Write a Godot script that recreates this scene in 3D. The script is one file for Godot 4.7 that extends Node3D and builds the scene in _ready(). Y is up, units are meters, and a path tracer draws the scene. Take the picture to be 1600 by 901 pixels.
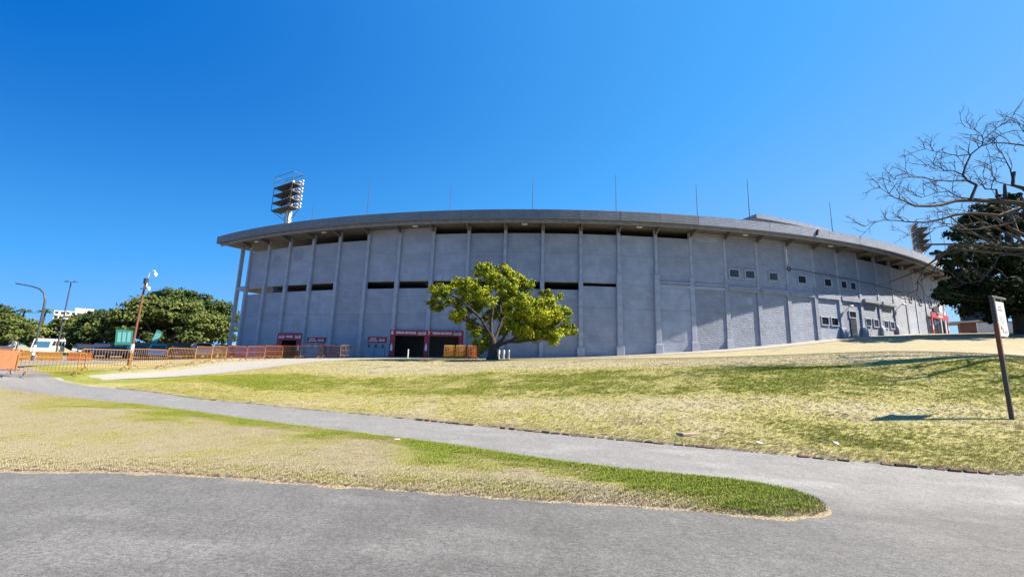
extends Node3D
# Estadio seen across its lawn: camera, sky, sun first; then ground, stadium, trees, things.

const CX := 7.652        # centre of the stadium's circle
const CZ := -119.073
const RW := 79.8        # outer face of the wall
const RF := 82.15        # outer face of the roof edge
const BAY := 2.64        # degrees from pilaster to pilaster

var rng := RandomNumberGenerator.new()
var nz := FastNoiseLite.new()
var nz2 := FastNoiseLite.new()
var taken := {}
var mats := {}
var tex := {}

# ------------------------------------------------------------------ mesh builder
class Builder:
	var v := PackedVector3Array()
	var n := PackedVector3Array()
	var c := PackedColorArray()
	var col := Color(1, 1, 1)
	var use_col := false
	func tri(a: Vector3, b: Vector3, d: Vector3) -> void:
		var m := (d - a).cross(b - a).normalized()
		v.append(a); v.append(b); v.append(d)
		n.append(m); n.append(m); n.append(m)
		if use_col:
			c.append(col); c.append(col); c.append(col)
	func tri_n(a: Vector3, b: Vector3, d: Vector3, na: Vector3, nb: Vector3, nd: Vector3) -> void:
		v.append(a); v.append(b); v.append(d)
		n.append(na); n.append(nb); n.append(nd)
		if use_col:
			c.append(col); c.append(col); c.append(col)
	func quad(a: Vector3, b: Vector3, d: Vector3, e: Vector3) -> void:
		tri(a, b, d); tri(a, d, e)
	func box(t: Transform3D, s: Vector3) -> void:
		var h := s * 0.5
		var p: Array[Vector3] = []
		for i in 8:
			p.append(t * Vector3(h.x if i & 1 else -h.x, h.y if i & 2 else -h.y, h.z if i & 4 else -h.z))
		quad(p[4], p[6], p[7], p[5]); quad(p[1], p[3], p[2], p[0])
		quad(p[5], p[7], p[3], p[1]); quad(p[0], p[2], p[6], p[4])
		quad(p[6], p[2], p[3], p[7]); quad(p[0], p[4], p[5], p[1])
	func bx(centre: Vector3, s: Vector3) -> void:
		box(Transform3D(Basis(), centre), s)
	func cbox(t: Transform3D, s: Vector3, b: float) -> void:   # box with chamfered edges
		var h := s * 0.5
		var i := h - Vector3(b, b, b)
		for ax in 3:
			for sg in [-1.0, 1.0]:
				var u := (ax + 1) % 3
				var w := (ax + 2) % 3
				var q: Array[Vector3] = []
				for k in [[-1, -1], [-1, 1], [1, 1], [1, -1]]:
					var p := Vector3()
					p[ax] = h[ax] * sg; p[u] = i[u] * k[0]; p[w] = i[w] * k[1]
					q.append(t * p)
				if sg > 0: quad(q[0], q[1], q[2], q[3])
				else: quad(q[3], q[2], q[1], q[0])
		for ax in 3:
			var u := (ax + 1) % 3
			var w := (ax + 2) % 3
			for su in [-1.0, 1.0]:
				for sw in [-1.0, 1.0]:
					var a := Vector3(); var d := Vector3()
					a[u] = h[u] * su; a[w] = i[w] * sw
					d[u] = i[u] * su; d[w] = h[w] * sw
					var a0 := a; var a1 := a; var d0 := d; var d1 := d
					a0[ax] = -i[ax]; a1[ax] = i[ax]; d0[ax] = -i[ax]; d1[ax] = i[ax]
					if su * sw > 0: quad(t * a0, t * a1, t * d1, t * d0)
					else: quad(t * d0, t * d1, t * a1, t * a0)
		for sx in [-1.0, 1.0]:
			for sy in [-1.0, 1.0]:
				for sz in [-1.0, 1.0]:
					var p0 := t * Vector3(h.x * sx, i.y * sy, i.z * sz)
					var p1 := t * Vector3(i.x * sx, h.y * sy, i.z * sz)
					var p2 := t * Vector3(i.x * sx, i.y * sy, h.z * sz)
					if sx * sy * sz > 0: tri(p0, p2, p1)
					else: tri(p0, p1, p2)
	func tube(pts: Array, r0: float, r1: float, sides := 6, caps := true, ease := 1.0) -> void:
		var m := pts.size()
		var rings := []
		var up := Vector3(0.31, 0.87, 0.38)
		for k in m:
			var d: Vector3 = (pts[min(k + 1, m - 1)] - pts[max(k - 1, 0)]).normalized()
			var x := d.cross(up)
			if x.length() < 0.05: x = d.cross(Vector3(1, 0.1, 0))
			x = x.normalized()
			var y := x.cross(d).normalized()
			var r := lerpf(r1, r0, pow(1.0 - float(k) / max(1, m - 1), ease))
			var ring := []
			for j in sides:
				var a := TAU * j / sides
				var q := x * cos(a) + y * sin(a)
				ring.append([pts[k] + q * r, q])
			rings.append(ring)
		for k in m - 1:
			for j in sides:
				var e := (j + 1) % sides
				var A: Array = rings[k][j]; var Bq: Array = rings[k][e]; var Cq: Array = rings[k + 1][e]; var Dq: Array = rings[k + 1][j]
				tri_n(A[0], Bq[0], Cq[0], A[1], Bq[1], Cq[1])
				tri_n(A[0], Cq[0], Dq[0], A[1], Cq[1], Dq[1])
		if caps:
			for j in range(1, sides - 1):
				tri(rings[0][0][0], rings[0][j + 1][0], rings[0][j][0])
				tri(rings[m - 1][0][0], rings[m - 1][j][0], rings[m - 1][j + 1][0])
	func prism(t: Transform3D, poly: Array, depth: float) -> void:   # polygon (counter-clockwise in x, y) with thickness along z
		var pv := PackedVector2Array()
		for p in poly: pv.append(p)
		var idx := Geometry2D.triangulate_polygon(pv)
		var h := depth * 0.5
		for k in range(0, idx.size(), 3):
			var a := pv[idx[k]]; var b := pv[idx[k + 1]]; var d := pv[idx[k + 2]]
			if (b - a).cross(d - a) > 0:
				var e := b; b = d; d = e
			tri(t * Vector3(a.x, a.y, h), t * Vector3(b.x, b.y, h), t * Vector3(d.x, d.y, h))
			tri(t * Vector3(a.x, a.y, -h), t * Vector3(d.x, d.y, -h), t * Vector3(b.x, b.y, -h))
		var m := pv.size()
		for k in m:
			var a := pv[k]; var b := pv[(k + 1) % m]
			quad(t * Vector3(a.x, a.y, -h), t * Vector3(a.x, a.y, h), t * Vector3(b.x, b.y, h), t * Vector3(b.x, b.y, -h))
	func lathe(t: Transform3D, prof: Array, sides := 12) -> void:   # Vector2(radius, height) from bottom to top
		for k in prof.size() - 1:
			var p: Vector2 = prof[k]; var q: Vector2 = prof[k + 1]
			var sl := Vector2(q.y - p.y, p.x - q.x).normalized()
			for j in sides:
				var a := TAU * j / sides; var b := TAU * (j + 1) / sides
				var ca := Vector3(cos(a), 0, sin(a)); var cb := Vector3(cos(b), 0, sin(b))
				var na := t.basis * (ca * sl.x + Vector3(0, sl.y, 0)); var nb := t.basis * (cb * sl.x + Vector3(0, sl.y, 0))
				var A := t * (ca * p.x + Vector3(0, p.y, 0)); var Bv := t * (cb * p.x + Vector3(0, p.y, 0))
				var Cv := t * (cb * q.x + Vector3(0, q.y, 0)); var Dv := t * (ca * q.x + Vector3(0, q.y, 0))
				tri_n(A, Bv, Cv, na, nb, nb)
				tri_n(A, Cv, Dv, na, nb, na)
	func mesh() -> ArrayMesh:
		var a := []
		a.resize(Mesh.ARRAY_MAX)
		a[Mesh.ARRAY_VERTEX] = v
		a[Mesh.ARRAY_NORMAL] = n
		if use_col: a[Mesh.ARRAY_COLOR] = c
		var m := ArrayMesh.new()
		m.add_surface_from_arrays(Mesh.PRIMITIVE_TRIANGLES, a)
		return m

# ------------------------------------------------------------------ naming and parenting
func numbered(called: String) -> String:
	if not taken.has(called):
		taken[called] = 0
		return called
	taken[called] += 1
	return "%s_%03d" % [called, taken[called]]

func tag(o: Node3D, label := "", category := "", group := "", kind := "") -> Node3D:
	if label: o.set_meta("label", label)
	if category: o.set_meta("category", category)
	if group: o.set_meta("group", group)
	if kind: o.set_meta("kind", kind)
	return o

func thing(called: String, label: String, category: String, at := Vector3.ZERO, turn := 0.0, group := "") -> Node3D:
	var o := Node3D.new()
	o.name = numbered(called)
	add_child(o)
	o.position = at
	o.rotation.y = turn
	return tag(o, label, category, group)

func put(m: Mesh, called: String, material: Material, parent: Node = null, t := Transform3D()) -> MeshInstance3D:
	var o := MeshInstance3D.new()
	o.mesh = m
	o.material_override = material
	o.name = numbered(called) if parent == null else called
	(self if parent == null else parent).add_child(o, true)
	o.transform = t
	return o

func part(b: Builder, called: String, material: Material, parent: Node = null, t := Transform3D()) -> MeshInstance3D:
	return put(b.mesh(), called, material, parent, t)

func structure(o: Node3D) -> Node3D:
	o.set_meta("kind", "structure")
	return o

func copy_of(o: Node3D, at: Vector3, turn: float, label: String) -> Node3D:
	var r: Node3D = o.duplicate()
	r.name = numbered(String(o.name).rstrip("0123456789").trim_suffix("_"))
	add_child(r)
	r.position = at
	r.rotation.y = turn
	r.set_meta("label", label)
	return r

func ordinal(k: int) -> String:
	return ["first", "second", "third", "fourth", "fifth", "sixth", "seventh", "eighth", "ninth", "tenth", "eleventh", "twelfth", "thirteenth", "fourteenth", "fifteenth", "sixteenth"][k]

# ------------------------------------------------------------------ materials
func lin(r: float, g: float, b: float) -> Color:
	return Color(r, g, b).linear_to_srgb()

func noise_image(sd: int, freq: float, octaves: int, size := 512, kind := FastNoiseLite.TYPE_SIMPLEX_SMOOTH) -> Image:
	var f := FastNoiseLite.new()
	f.seed = sd
	f.noise_type = kind
	f.frequency = freq
	f.fractal_octaves = octaves
	f.fractal_gain = 0.55
	return f.get_seamless_image(size, size)

func toned(img: Image, lo: float, hi: float) -> ImageTexture:   # grey noise squeezed between two tones
	var d := img.get_data()
	for k in d.size():
		d[k] = int(clampf(lerpf(lo, hi, d[k] / 255.0), 0.0, 1.0) * 255.0)
	var o := Image.create_from_data(img.get_width(), img.get_height(), false, img.get_format(), d)
	o.convert(Image.FORMAT_RGB8)
	o.generate_mipmaps()
	return ImageTexture.create_from_image(o)

func bump(img: Image, strength: float) -> ImageTexture:
	var o: Image = img.duplicate()
	o.convert(Image.FORMAT_RGBA8)
	o.bump_map_to_normal_map(strength)
	o.generate_mipmaps()
	return ImageTexture.create_from_image(o)

func flat(called: String, colour: Color, rough := 0.85, metal := 0.0) -> StandardMaterial3D:
	if mats.has(called): return mats[called]
	var m := StandardMaterial3D.new()
	m.albedo_color = colour
	m.roughness = rough
	m.metallic = metal
	mats[called] = m
	return m

func grained(called: String, colour: Color, albedo: Texture2D, normal: Texture2D, metres: float, rough := 0.9, depth := 1.0) -> StandardMaterial3D:
	if mats.has(called): return mats[called]
	var m := flat(called, colour, rough)
	m.uv1_triplanar = true
	m.uv1_world_triplanar = true
	m.uv1_scale = Vector3.ONE / metres
	if albedo: m.albedo_texture = albedo
	if normal:
		m.normal_enabled = true
		m.normal_texture = normal
		m.normal_scale = depth
	return m

func course_image() -> Image:   # rough horizontal courses of rendered brick, 4 m square
	var w := 512
	var img := Image.create(w, w, false, Image.FORMAT_L8)
	var f := noise_image(41, 0.02, 4, w)
	var d := f.get_data()
	var fine := noise_image(42, 0.09, 3, w).get_data()
	var out := PackedByteArray()
	out.resize(w * w)
	for y in w:
		for x in w:
			var wob := (d[y * w + x] / 255.0 - 0.5) * 9.0
			var s := fposmod((y + wob) / 25.6, 1.0)
			var ridge := smoothstep(0.0, 0.22, s) * (1.0 - smoothstep(0.78, 1.0, s))
			var h := 0.25 + 0.38 * ridge * (0.45 + d[((y * 3) % w) * w + x] / 255.0) + 0.22 * (fine[y * w + x] / 255.0)
			out[y * w + x] = int(clampf(h, 0, 1) * 255)
	img.set_data(w, w, false, Image.FORMAT_L8, out)
	return img

func stain_image() -> Image:   # weathered paint: runs down the wall, patches, fine speckle
	var w := 1024
	var big := noise_image(51, 0.004, 4, w).get_data()
	var runs := noise_image(52, 0.02, 3, w).get_data()
	var fine := noise_image(53, 0.12, 3, w).get_data()
	var out := PackedByteArray()
	out.resize(w * w)
	for y in w:
		var yr := int(y / 14.0) % w
		for x in w:
			var xr := int(x / 16.0)
			var h := 0.89 + 0.13 * (big[y * w + x] / 255.0 - 0.5) + 0.025 * (runs[yr * w + x] / 255.0 - 0.5) + 0.045 * (runs[y * w + xr] / 255.0 - 0.5) + 0.04 * (fine[y * w + x] / 255.0 - 0.5)
			var chip := fine[((y + 311) % w) * w + x] / 255.0
			if chip < 0.045: h -= 0.16
			out[y * w + x] = int(clampf(h, 0, 1) * 255)
	return Image.create_from_data(w, w, false, Image.FORMAT_L8, out)

func aggregate_image() -> Image:   # asphalt: stones of many tones in dark binder, with coarser blotches
	var f := FastNoiseLite.new()
	f.seed = 61
	f.noise_type = FastNoiseLite.TYPE_CELLULAR
	f.cellular_return_type = FastNoiseLite.RETURN_CELL_VALUE
	f.frequency = 0.24
	f.fractal_type = FastNoiseLite.FRACTAL_NONE
	var stones := f.get_seamless_image(512, 512).get_data()
	f.seed = 62
	f.frequency = 0.07
	var big := f.get_seamless_image(512, 512).get_data()
	var soft := noise_image(63, 0.03, 4).get_data()
	var out := PackedByteArray()
	out.resize(512 * 512)
	for k in 512 * 512:
		out[k] = int(clampf(stones[k] * 0.5 + big[k] * 0.2 + soft[k] * 0.3, 0, 255))
	return Image.create_from_data(512, 512, false, Image.FORMAT_L8, out)

func make_materials() -> void:
	var fine := noise_image(11, 0.06, 4)
	var soft := noise_image(12, 0.012, 4)
	var speck := noise_image(13, 0.22, 2)
	tex.fine = toned(fine, 0.62, 1.0)
	tex.soft = toned(soft, 0.8, 1.0)
	tex.speck = toned(speck, 0.55, 1.0)
	tex.fine_n = bump(fine, 3.0)
	tex.soft_n = bump(soft, 2.0)
	tex.speck_n = bump(speck, 5.0)
	var grit := aggregate_image()
	tex.grit = toned(grit, 0.56, 1.08)
	tex.grit_n = bump(grit, 5.0)
	var sward := noise_image(15, 0.075, 5)
	tex.sward = toned(sward, 0.55, 1.15)
	tex.sward_n = bump(sward, 6.0)
	tex.course_n = bump(course_image(), 7.0)
	var st := stain_image()
	st.convert(Image.FORMAT_RGB8)
	st.generate_mipmaps()
	tex.stain = ImageTexture.create_from_image(st)
	for k in 5:
		var s: float = [1.0, 0.92, 1.06, 0.96, 1.1][k]
		grained("wall%d" % k, lin(0.365 * s, 0.395 * s, 0.475 * s), tex.stain, tex.course_n, 6.5, 0.88, 0.1)
		grained("brick%d" % k, lin(0.33 * s, 0.365 * s, 0.45 * s), tex.stain, tex.course_n, 4.0, 0.9, 1.3)
		(mats["wall%d" % k] as StandardMaterial3D).uv1_offset = Vector3(0.13 * k, 0.07 * k, 0.21 * k)
	grained("patch0", lin(0.41, 0.44, 0.52), tex.stain, tex.course_n, 6.5, 0.88, 0.1)
	grained("patch1", lin(0.32, 0.35, 0.43), tex.stain, tex.course_n, 6.5, 0.88, 0.1)
	grained("pilaster", lin(0.41, 0.44, 0.53), tex.stain, tex.fine_n, 3.0, 0.88, 0.3)
	grained("fascia", lin(0.19, 0.2, 0.22), tex.stain, tex.course_n, 5.0, 0.8, 0.25)
	grained("fascia_worn", lin(0.25, 0.285, 0.37), tex.stain, tex.course_n, 3.0, 0.85, 0.9)
	grained("edge_beam", lin(0.27, 0.27, 0.29), tex.soft, null, 4.0)  # shade of the deep gap below the fascia is darkened into this colour
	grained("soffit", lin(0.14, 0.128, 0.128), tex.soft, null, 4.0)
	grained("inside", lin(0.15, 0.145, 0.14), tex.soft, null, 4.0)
	grained("roof", lin(0.3, 0.3, 0.3), tex.fine, null, 4.0)
	grained("asphalt", lin(0.285, 0.282, 0.28), null, null, 2.0, 0.92)
	grained("concrete", lin(0.44, 0.41, 0.37), tex.fine, tex.fine_n, 2.5, 0.9, 0.4)
	grained("lot", lin(0.31, 0.275, 0.24), tex.fine, tex.fine_n, 3.0, 0.9, 0.4)
	grained("bark", lin(0.09, 0.075, 0.06), tex.fine, tex.fine_n, 0.7, 0.95, 1.5)
	grained("grey_bark", lin(0.09, 0.072, 0.066), tex.fine, tex.fine_n, 0.5, 0.95, 1.2)
	grained("rust", lin(0.24, 0.085, 0.05), tex.fine, tex.fine_n, 0.4, 0.8, 0.6)
	grained("rusty_grey", lin(0.09, 0.075, 0.075), tex.fine, null, 0.5, 0.7)
	grained("red_paint", lin(0.42, 0.022, 0.035), tex.soft, null, 1.5, 0.55)
	grained("white_paint", lin(0.78, 0.78, 0.76), tex.soft, null, 1.0, 0.6)
	grained("brick_red", lin(0.2, 0.085, 0.06), tex.fine, tex.fine_n, 0.4, 0.95, 1.0)
	grained("soil", lin(0.16, 0.11, 0.075), tex.speck, tex.speck_n, 0.6, 1.0, 1.0)
	flat("lettering", lin(0.8, 0.8, 0.8), 0.6)
	flat("glass", lin(0.02, 0.024, 0.03), 0.08)
	flat("dark", lin(0.02, 0.02, 0.022), 0.6)
	flat("steel", lin(0.35, 0.36, 0.38), 0.45, 0.6)
	flat("dark_steel", lin(0.06, 0.065, 0.08), 0.5, 0.4)
	flat("galvanised", lin(0.55, 0.56, 0.58), 0.5, 0.3)
	flat("rubber", lin(0.02, 0.02, 0.02), 0.9)
	flat("lamp_glass", lin(0.75, 0.72, 0.65), 0.3)

# ------------------------------------------------------------------ ground
# hill: control points (x, z, weight) of a thin-plate surface
var hill := PackedFloat32Array([
	-4.54, -4.15, 0.40721, 0.08, -4.44, -0.61223, 5.38, -4.77, 3.01789, -8.04, -7.06, -0.64303, -3.92, -6.96, 0.13746,
	0.09, -6.46, -0.03622, 3.54, -6.02, -0.82766, -19.47, -16.45, -0.57881, -11.11, -13.79, 4.25107, -4.90, -11.37, 2.05773,
	0.11, -9.21, 1.74612, 3.52, -7.87, 5.38577, -21.13, -20.03, -66.17209, -12.00, -16.32, -7.99760, -6.35, -14.58, -0.16862,
	0.12, -12.35, -3.15823, 4.87, -10.78, -8.71290, 8.47, -9.53, -2.60749, 10.54, -8.95, -7.20746, -7.91, -18.00, -5.34736,
	0.13, -16.50, -5.63350, 6.76, -14.80, 6.81077, 12.98, -14.30, 0.91700, 14.09, -12.00, 9.26719, 16.41, -14.30, -12.16947,
	-9.77, -22.00, -1.95508, 0.13, -20.50, 7.02145, 8.88, -19.30, 1.64264, 17.15, -18.70, 3.90755, 22.10, -18.50, 9.28816,
	-13.85, -18.70, 11.87703, -17.99, -22.00, -12.06658, -14.73, -26.00, 0.68899, -15.28, -31.00, -0.74096, -9.64, -27.00, 4.50278,
	-1.33, -33.00, -1.34238, 13.83, -30.00, -2.45034, 31.39, -34.00, 0.45383, 39.66, -33.00, 0.22232, 22.80, -33.00, -4.03828,
	61.07, -50.00, 1.15677, 56.23, -52.00, -4.46858, -22.37, -18.90, 13.15989, -21.45, -20.40, 41.75343, -20.05, -21.70, 23.41758,
	-20.26, -24.60, -8.30156, -19.98, -27.00, 2.96978, -21.25, -31.00, 1.08172, -20.87, -34.50, -2.50384, -20.83, -38.00, 1.59684,
	-74.57, -68.00, -0.85156, -41.26, -55.00, -1.70238, -120.58, -100.00, 0.08609, -54.10, -60.00, 1.07366, -42.81, -38.00, 0.32468,
	-40.90, -42.00, -2.08623, -25.36, -45.71, 0.58893, -17.92, -42.80, -0.91910, -12.25, -41.12, 0.59811, -5.82, -39.76, -0.38791,
	3.14, -38.75, -0.26966, 10.18, -38.66, -0.91970, 14.09, -38.88, 1.02847, 17.84, -39.27, 0.29437, 21.44, -39.81, 0.46967,
	24.94, -40.50, 0.92596, 28.47, -41.36, -0.87995, 32.28, -42.49, 1.15076, 36.18, -43.85, -0.06051, 40.84, -45.79, 0.05397,
	45.07, -47.85, -0.83091, 50.66, -51.08, 1.65451, 57.18, -55.68, 2.85942, 65.52, -63.19, -0.95121, 77.32, -78.85, -0.13415,
	-36.16, -51.60, 1.69669, -44.06, -57.44, 0.33007, 0.00, 6.00, 0.40348, -30.00, 4.00, -0.14997, 30.00, 4.00, 2.21187,
	60.00, -8.00, -2.04500, 60.00, -20.00, 1.75066, 45.00, -13.00, -1.40142, 60.00, -40.00, 0.89289, 90.00, -60.00, 0.17893,
	120.00, -110.00, -0.02907, -60.00, -10.00, -0.04203, -60.00, -30.00, 0.26263, -100.00, -60.00, 0.18244, -100.00, -140.00, -0.05175,
	-40.00, -110.00, -0.36865, -70.00, -90.00, 0.37896, 100.00, -20.00, 0.36939, 100.00, 0.00, -0.58860, 7.00, -110.00, -0.01777,
	25.00, -5.00, 1.93244, -100.00, 0.00, 0.00034, 12.00, -3.00, 2.50644, 18.00, -1.00, 1.45092, 10.00, 2.00, -0.36802,
	18.00, 5.00, -0.15328, 32.00, -6.00, -2.75604, 45.00, -4.00, 0.01967, 22.00, -8.50, -6.95423, 60.00, 2.00, 0.76003,
	5.00, 0.00, -0.55708, -15.00, -1.00, 0.04111])
var height_map := PackedFloat32Array()
const HX0 := -130
const HZ0 := -160
const HW := 271
const HH := 181

func make_height_map() -> void:
	height_map.resize(HW * HH)
	var m := hill.size() / 3
	for j in HH:
		for i in HW:
			var x := (HX0 + i) / 30.0
			var z := (HZ0 + j) / 30.0
			var s := 4.2645475 + 0.03316137 * x - 0.82886102 * z
			for k in m:
				var dx := x - hill[k * 3] / 30.0
				var dz := z - hill[k * 3 + 1] / 30.0
				var r2 := dx * dx + dz * dz
				if r2 > 1e-9: s += hill[k * 3 + 2] * r2 * log(r2) * 0.5
			height_map[j * HW + i] = s

func cubic(a: float, b: float, c: float, d: float, t: float) -> float:
	return b + 0.5 * t * (c - a + t * (2.0 * a - 5.0 * b + 4.0 * c - d + t * (3.0 * (b - c) + d - a)))

func g(x: float, z: float) -> float:
	var fx := clampf(x - HX0, 1.0, HW - 3.001)
	var fz := clampf(z - HZ0, 1.0, HH - 3.001)
	var i := int(fx)
	var j := int(fz)
	var tx := fx - i
	var tz := fz - j
	var r := [0.0, 0.0, 0.0, 0.0]
	for k in 4:
		var o := (j - 1 + k) * HW + i - 1
		r[k] = cubic(height_map[o], height_map[o + 1], height_map[o + 2], height_map[o + 3], tx)
	return cubic(r[0], r[1], r[2], r[3], tz)

func on_ground(x: float, z: float, up := 0.0) -> Vector3:
	return Vector3(x, g(x, z) + up, z)

func along(curve: Array, x: float) -> float:   # z of a boundary that runs from left to right
	var m := curve.size()
	if x <= curve[0].x: return curve[0].y
	for k in m - 1:
		if x <= curve[k + 1].x:
			var a: Vector2 = curve[max(k - 1, 0)]; var b: Vector2 = curve[k]; var c: Vector2 = curve[k + 1]
			var d: Vector2 = curve[min(k + 2, m - 1)]
			var t := (x - b.x) / (c.x - b.x)
			var sb := (c.y - a.y) / (c.x - a.x) * (c.x - b.x) if k > 0 else (c.y - b.y)
			var sc := (d.y - b.y) / (d.x - b.x) * (c.x - b.x) if k < m - 2 else (c.y - b.y)
			var t2 := t * t
			var t3 := t2 * t
			return (2 * t3 - 3 * t2 + 1) * b.y + (t3 - 2 * t2 + t) * sb + (-2 * t3 + 3 * t2) * c.y + (t3 - t2) * sc
	return curve[m - 1].y

const ROAD_EDGE := [Vector2(-60, -7.4), Vector2(-20, -7.2), Vector2(-8.04, -7.06), Vector2(-6.1, -7.19), Vector2(-4.5, -7.09), Vector2(-3.5, -6.92), Vector2(-1.85, -6.75), Vector2(-0.85, -6.6), Vector2(0.55, -6.43), Vector2(1.9, -6.32), Vector2(2.74, -6.17), Vector2(3.54, -6.04), Vector2(4.1, -6.1), Vector2(4.49, -6.26), Vector2(4.75, -6.52), Vector2(4.92, -6.9)]
const PATH_NEAR := [Vector2(-60, -31), Vector2(-30, -20.5), Vector2(-19.5, -16.46), Vector2(-15.4, -14.93), Vector2(-11.1, -13.82), Vector2(-7.1, -12.24), Vector2(-4.9, -11.39), Vector2(-3.0, -10.73), Vector2(-1.36, -10.06), Vector2(0.11, -9.25), Vector2(1.36, -8.64), Vector2(2.49, -8.23), Vector2(3.56, -7.94), Vector2(4.3, -7.74), Vector2(4.7, -7.45), Vector2(4.92, -6.9)]
const PATH_FAR := [Vector2(-400, -40), Vector2(-60, -36), Vector2(-30, -24), Vector2(-20.83, -19.75), Vector2(-16, -17.43), Vector2(-12, -16.27), Vector2(-9.14, -15.62), Vector2(-6.35, -14.58), Vector2(-3.94, -13.75), Vector2(-1.8, -13.03), Vector2(0.12, -12.35), Vector2(1.84, -11.66), Vector2(3.39, -11.14), Vector2(4.85, -10.76), Vector2(6.13, -10.26), Vector2(7.34, -9.87), Vector2(8.47, -9.53), Vector2(9.52, -9.21), Vector2(10.52, -8.93), Vector2(16, -7.6), Vector2(30, -5.5), Vector2(80, -2), Vector2(400, 2)]
const BANK_FOOT := [Vector2(-60, -22), Vector2(-16, -19.2), Vector2(-8, -18.2), Vector2(0, -16.5), Vector2(7, -14.9), Vector2(13.5, -14.3), Vector2(18, -13.8), Vector2(60, -10)]
const BANK_TOP := [Vector2(-60, -24), Vector2(-16, -22.0), Vector2(-10, -22.2), Vector2(0, -20.8), Vector2(9, -19.5), Vector2(18, -19.0), Vector2(23, -18.8), Vector2(60, -16)]

func ragged(x: float, seed_z: float) -> float:
	return nz.get_noise_2d(x * 9.0, seed_z) * 0.10 + nz.get_noise_2d(x * 34.0, seed_z + 40.0) * 0.05

# what grows where: 0 straw, 1 green (a matter of watering and mowing, not of light)
func lawn_colour(x: float, z: float) -> Color:
	var foot := along(BANK_FOOT, x)
	var top := along(BANK_TOP, x)
	var edge := along(PATH_FAR, x)
	var a := nz.get_noise_2d(x * 1.3, z * 2.6)
	var b := nz.get_noise_2d(x * 5.0 + 90.0, z * 9.0)
	var f := nz2.get_noise_2d(x * 14.0, z * 26.0)
	var grn := 0.30 + 0.26 * a + 0.15 * b
	var bank := smoothstep(foot + 0.9, foot - 0.5, z) * (1.0 - smoothstep(top + 0.8, top - 1.0, z))
	grn += bank * (0.46 + 0.16 * b)
	var plateau := smoothstep(top + 0.4, top - 2.2, z)
	grn -= plateau * (0.24 + 0.12 * a)
	var low := smoothstep(edge + 0.2, edge - 1.4, z) * (1.0 - smoothstep(edge - 2.2, edge - 4.0, z))
	grn += low * (0.30 * smoothstep(4.0, 9.0, x) + 0.16 * nz.get_noise_2d(x * 2.2, 7.0))
	grn += 0.28 * smoothstep(-6.0, -13.0, x) * smoothstep(-30.0, -25.0, z)
	grn += 0.18 * f
	grn -= 0.35 * smoothstep(edge - 0.28, edge - 0.05, z)
	grn = clampf(grn, 0.0, 1.0)
	var straw := Color(0.44, 0.385, 0.235)
	var olive := Color(0.40, 0.36, 0.125)
	var green := Color(0.245, 0.27, 0.03)
	var c := straw.lerp(olive, smoothstep(0.05, 0.5, grn)).lerp(green, smoothstep(0.5, 1.0, grn))
	var bare := smoothstep(0.34, 0.55, nz.get_noise_2d(x * 3.0 + 500.0, z * 8.0) - 0.22 * bank) * (0.5 + 0.5 * plateau)
	c = c.lerp(Color(0.33, 0.265, 0.185), bare * 0.75)
	var t := 0.92 + 0.16 * nz2.get_noise_2d(x * 30.0, z * 40.0)
	return Color(c.r * t, c.g * t, c.b * t)

func verge_colour(x: float, z: float) -> Color:
	var near := along(ROAD_EDGE, x)
	var far := along(PATH_NEAR, x)
	var t := (z - near) / minf(far - near, -0.05)      # 0 at the road, 1 at the path
	var a := nz.get_noise_2d(x * 3.0 + 30.0, z * 5.0)
	var b := nz2.get_noise_2d(x * 9.0, z * 16.0)
	var strip := smoothstep(0.70, 0.92, t + 0.16 * a) * smoothstep(-17.0, -10.0, x)
	var nose := smoothstep(1.4, 3.4, x + 1.2 * a)
	var mid := smoothstep(-3.2, -1.4, x) * smoothstep(0.30, 0.62, t + 0.2 * a)
	var grn := clampf(0.16 + 0.30 * a + 0.16 * b + 0.62 * strip + 0.72 * nose + 0.55 * mid, 0.0, 1.0)
	var straw := Color(0.31, 0.27, 0.165)
	var olive := Color(0.275, 0.26, 0.08)
	var green := Color(0.19, 0.23, 0.022)
	var c := straw.lerp(olive, smoothstep(0.05, 0.5, grn)).lerp(green, smoothstep(0.45, 0.95, grn))
	var worn := 1.0 - smoothstep(0.05, 0.22, absf(z - near) + 0.10 * b)
	c = c.lerp(Color(0.32, 0.25, 0.175), worn * 0.9)
	return c

func grid_mesh(cols: PackedFloat32Array, rows: int, place: Callable, paint: Callable) -> ArrayMesh:
	var v := PackedVector3Array()
	var n := PackedVector3Array()
	var c := PackedColorArray()
	var w := cols.size()
	for j in rows:
		for i in w:
			var p: Vector3 = place.call(cols[i], j)
			v.append(p)
			c.append(paint.call(p.x, p.z))
	n.resize(v.size())
	for j in rows:
		for i in w:
			var l := v[j * w + max(i - 1, 0)]; var r := v[j * w + min(i + 1, w - 1)]
			var d := v[max(j - 1, 0) * w + i]; var u := v[min(j + 1, rows - 1) * w + i]
			var m := (r - l).cross(u - d).normalized()
			n[j * w + i] = m if m.y > 0 else -m
	var idx := PackedInt32Array()
	for j in rows - 1:
		for i in w - 1:
			var a := j * w + i
			var b := a + 1
			var e := a + w
			var f := e + 1
			var up := (v[b] - v[a]).cross(v[e] - v[a]).y > 0
			idx.append_array(PackedInt32Array([a, e, b, b, e, f] if up else [a, b, e, b, f, e]))
	var arr := []
	arr.resize(Mesh.ARRAY_MAX)
	arr[Mesh.ARRAY_VERTEX] = v
	arr[Mesh.ARRAY_NORMAL] = n
	if c.size(): arr[Mesh.ARRAY_COLOR] = c
	arr[Mesh.ARRAY_INDEX] = idx
	var mesh := ArrayMesh.new()
	mesh.add_surface_from_arrays(Mesh.PRIMITIVE_TRIANGLES, arr)
	return mesh

func unpainted(_x: float, _z: float) -> Color:
	return Color(1, 1, 1)

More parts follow.
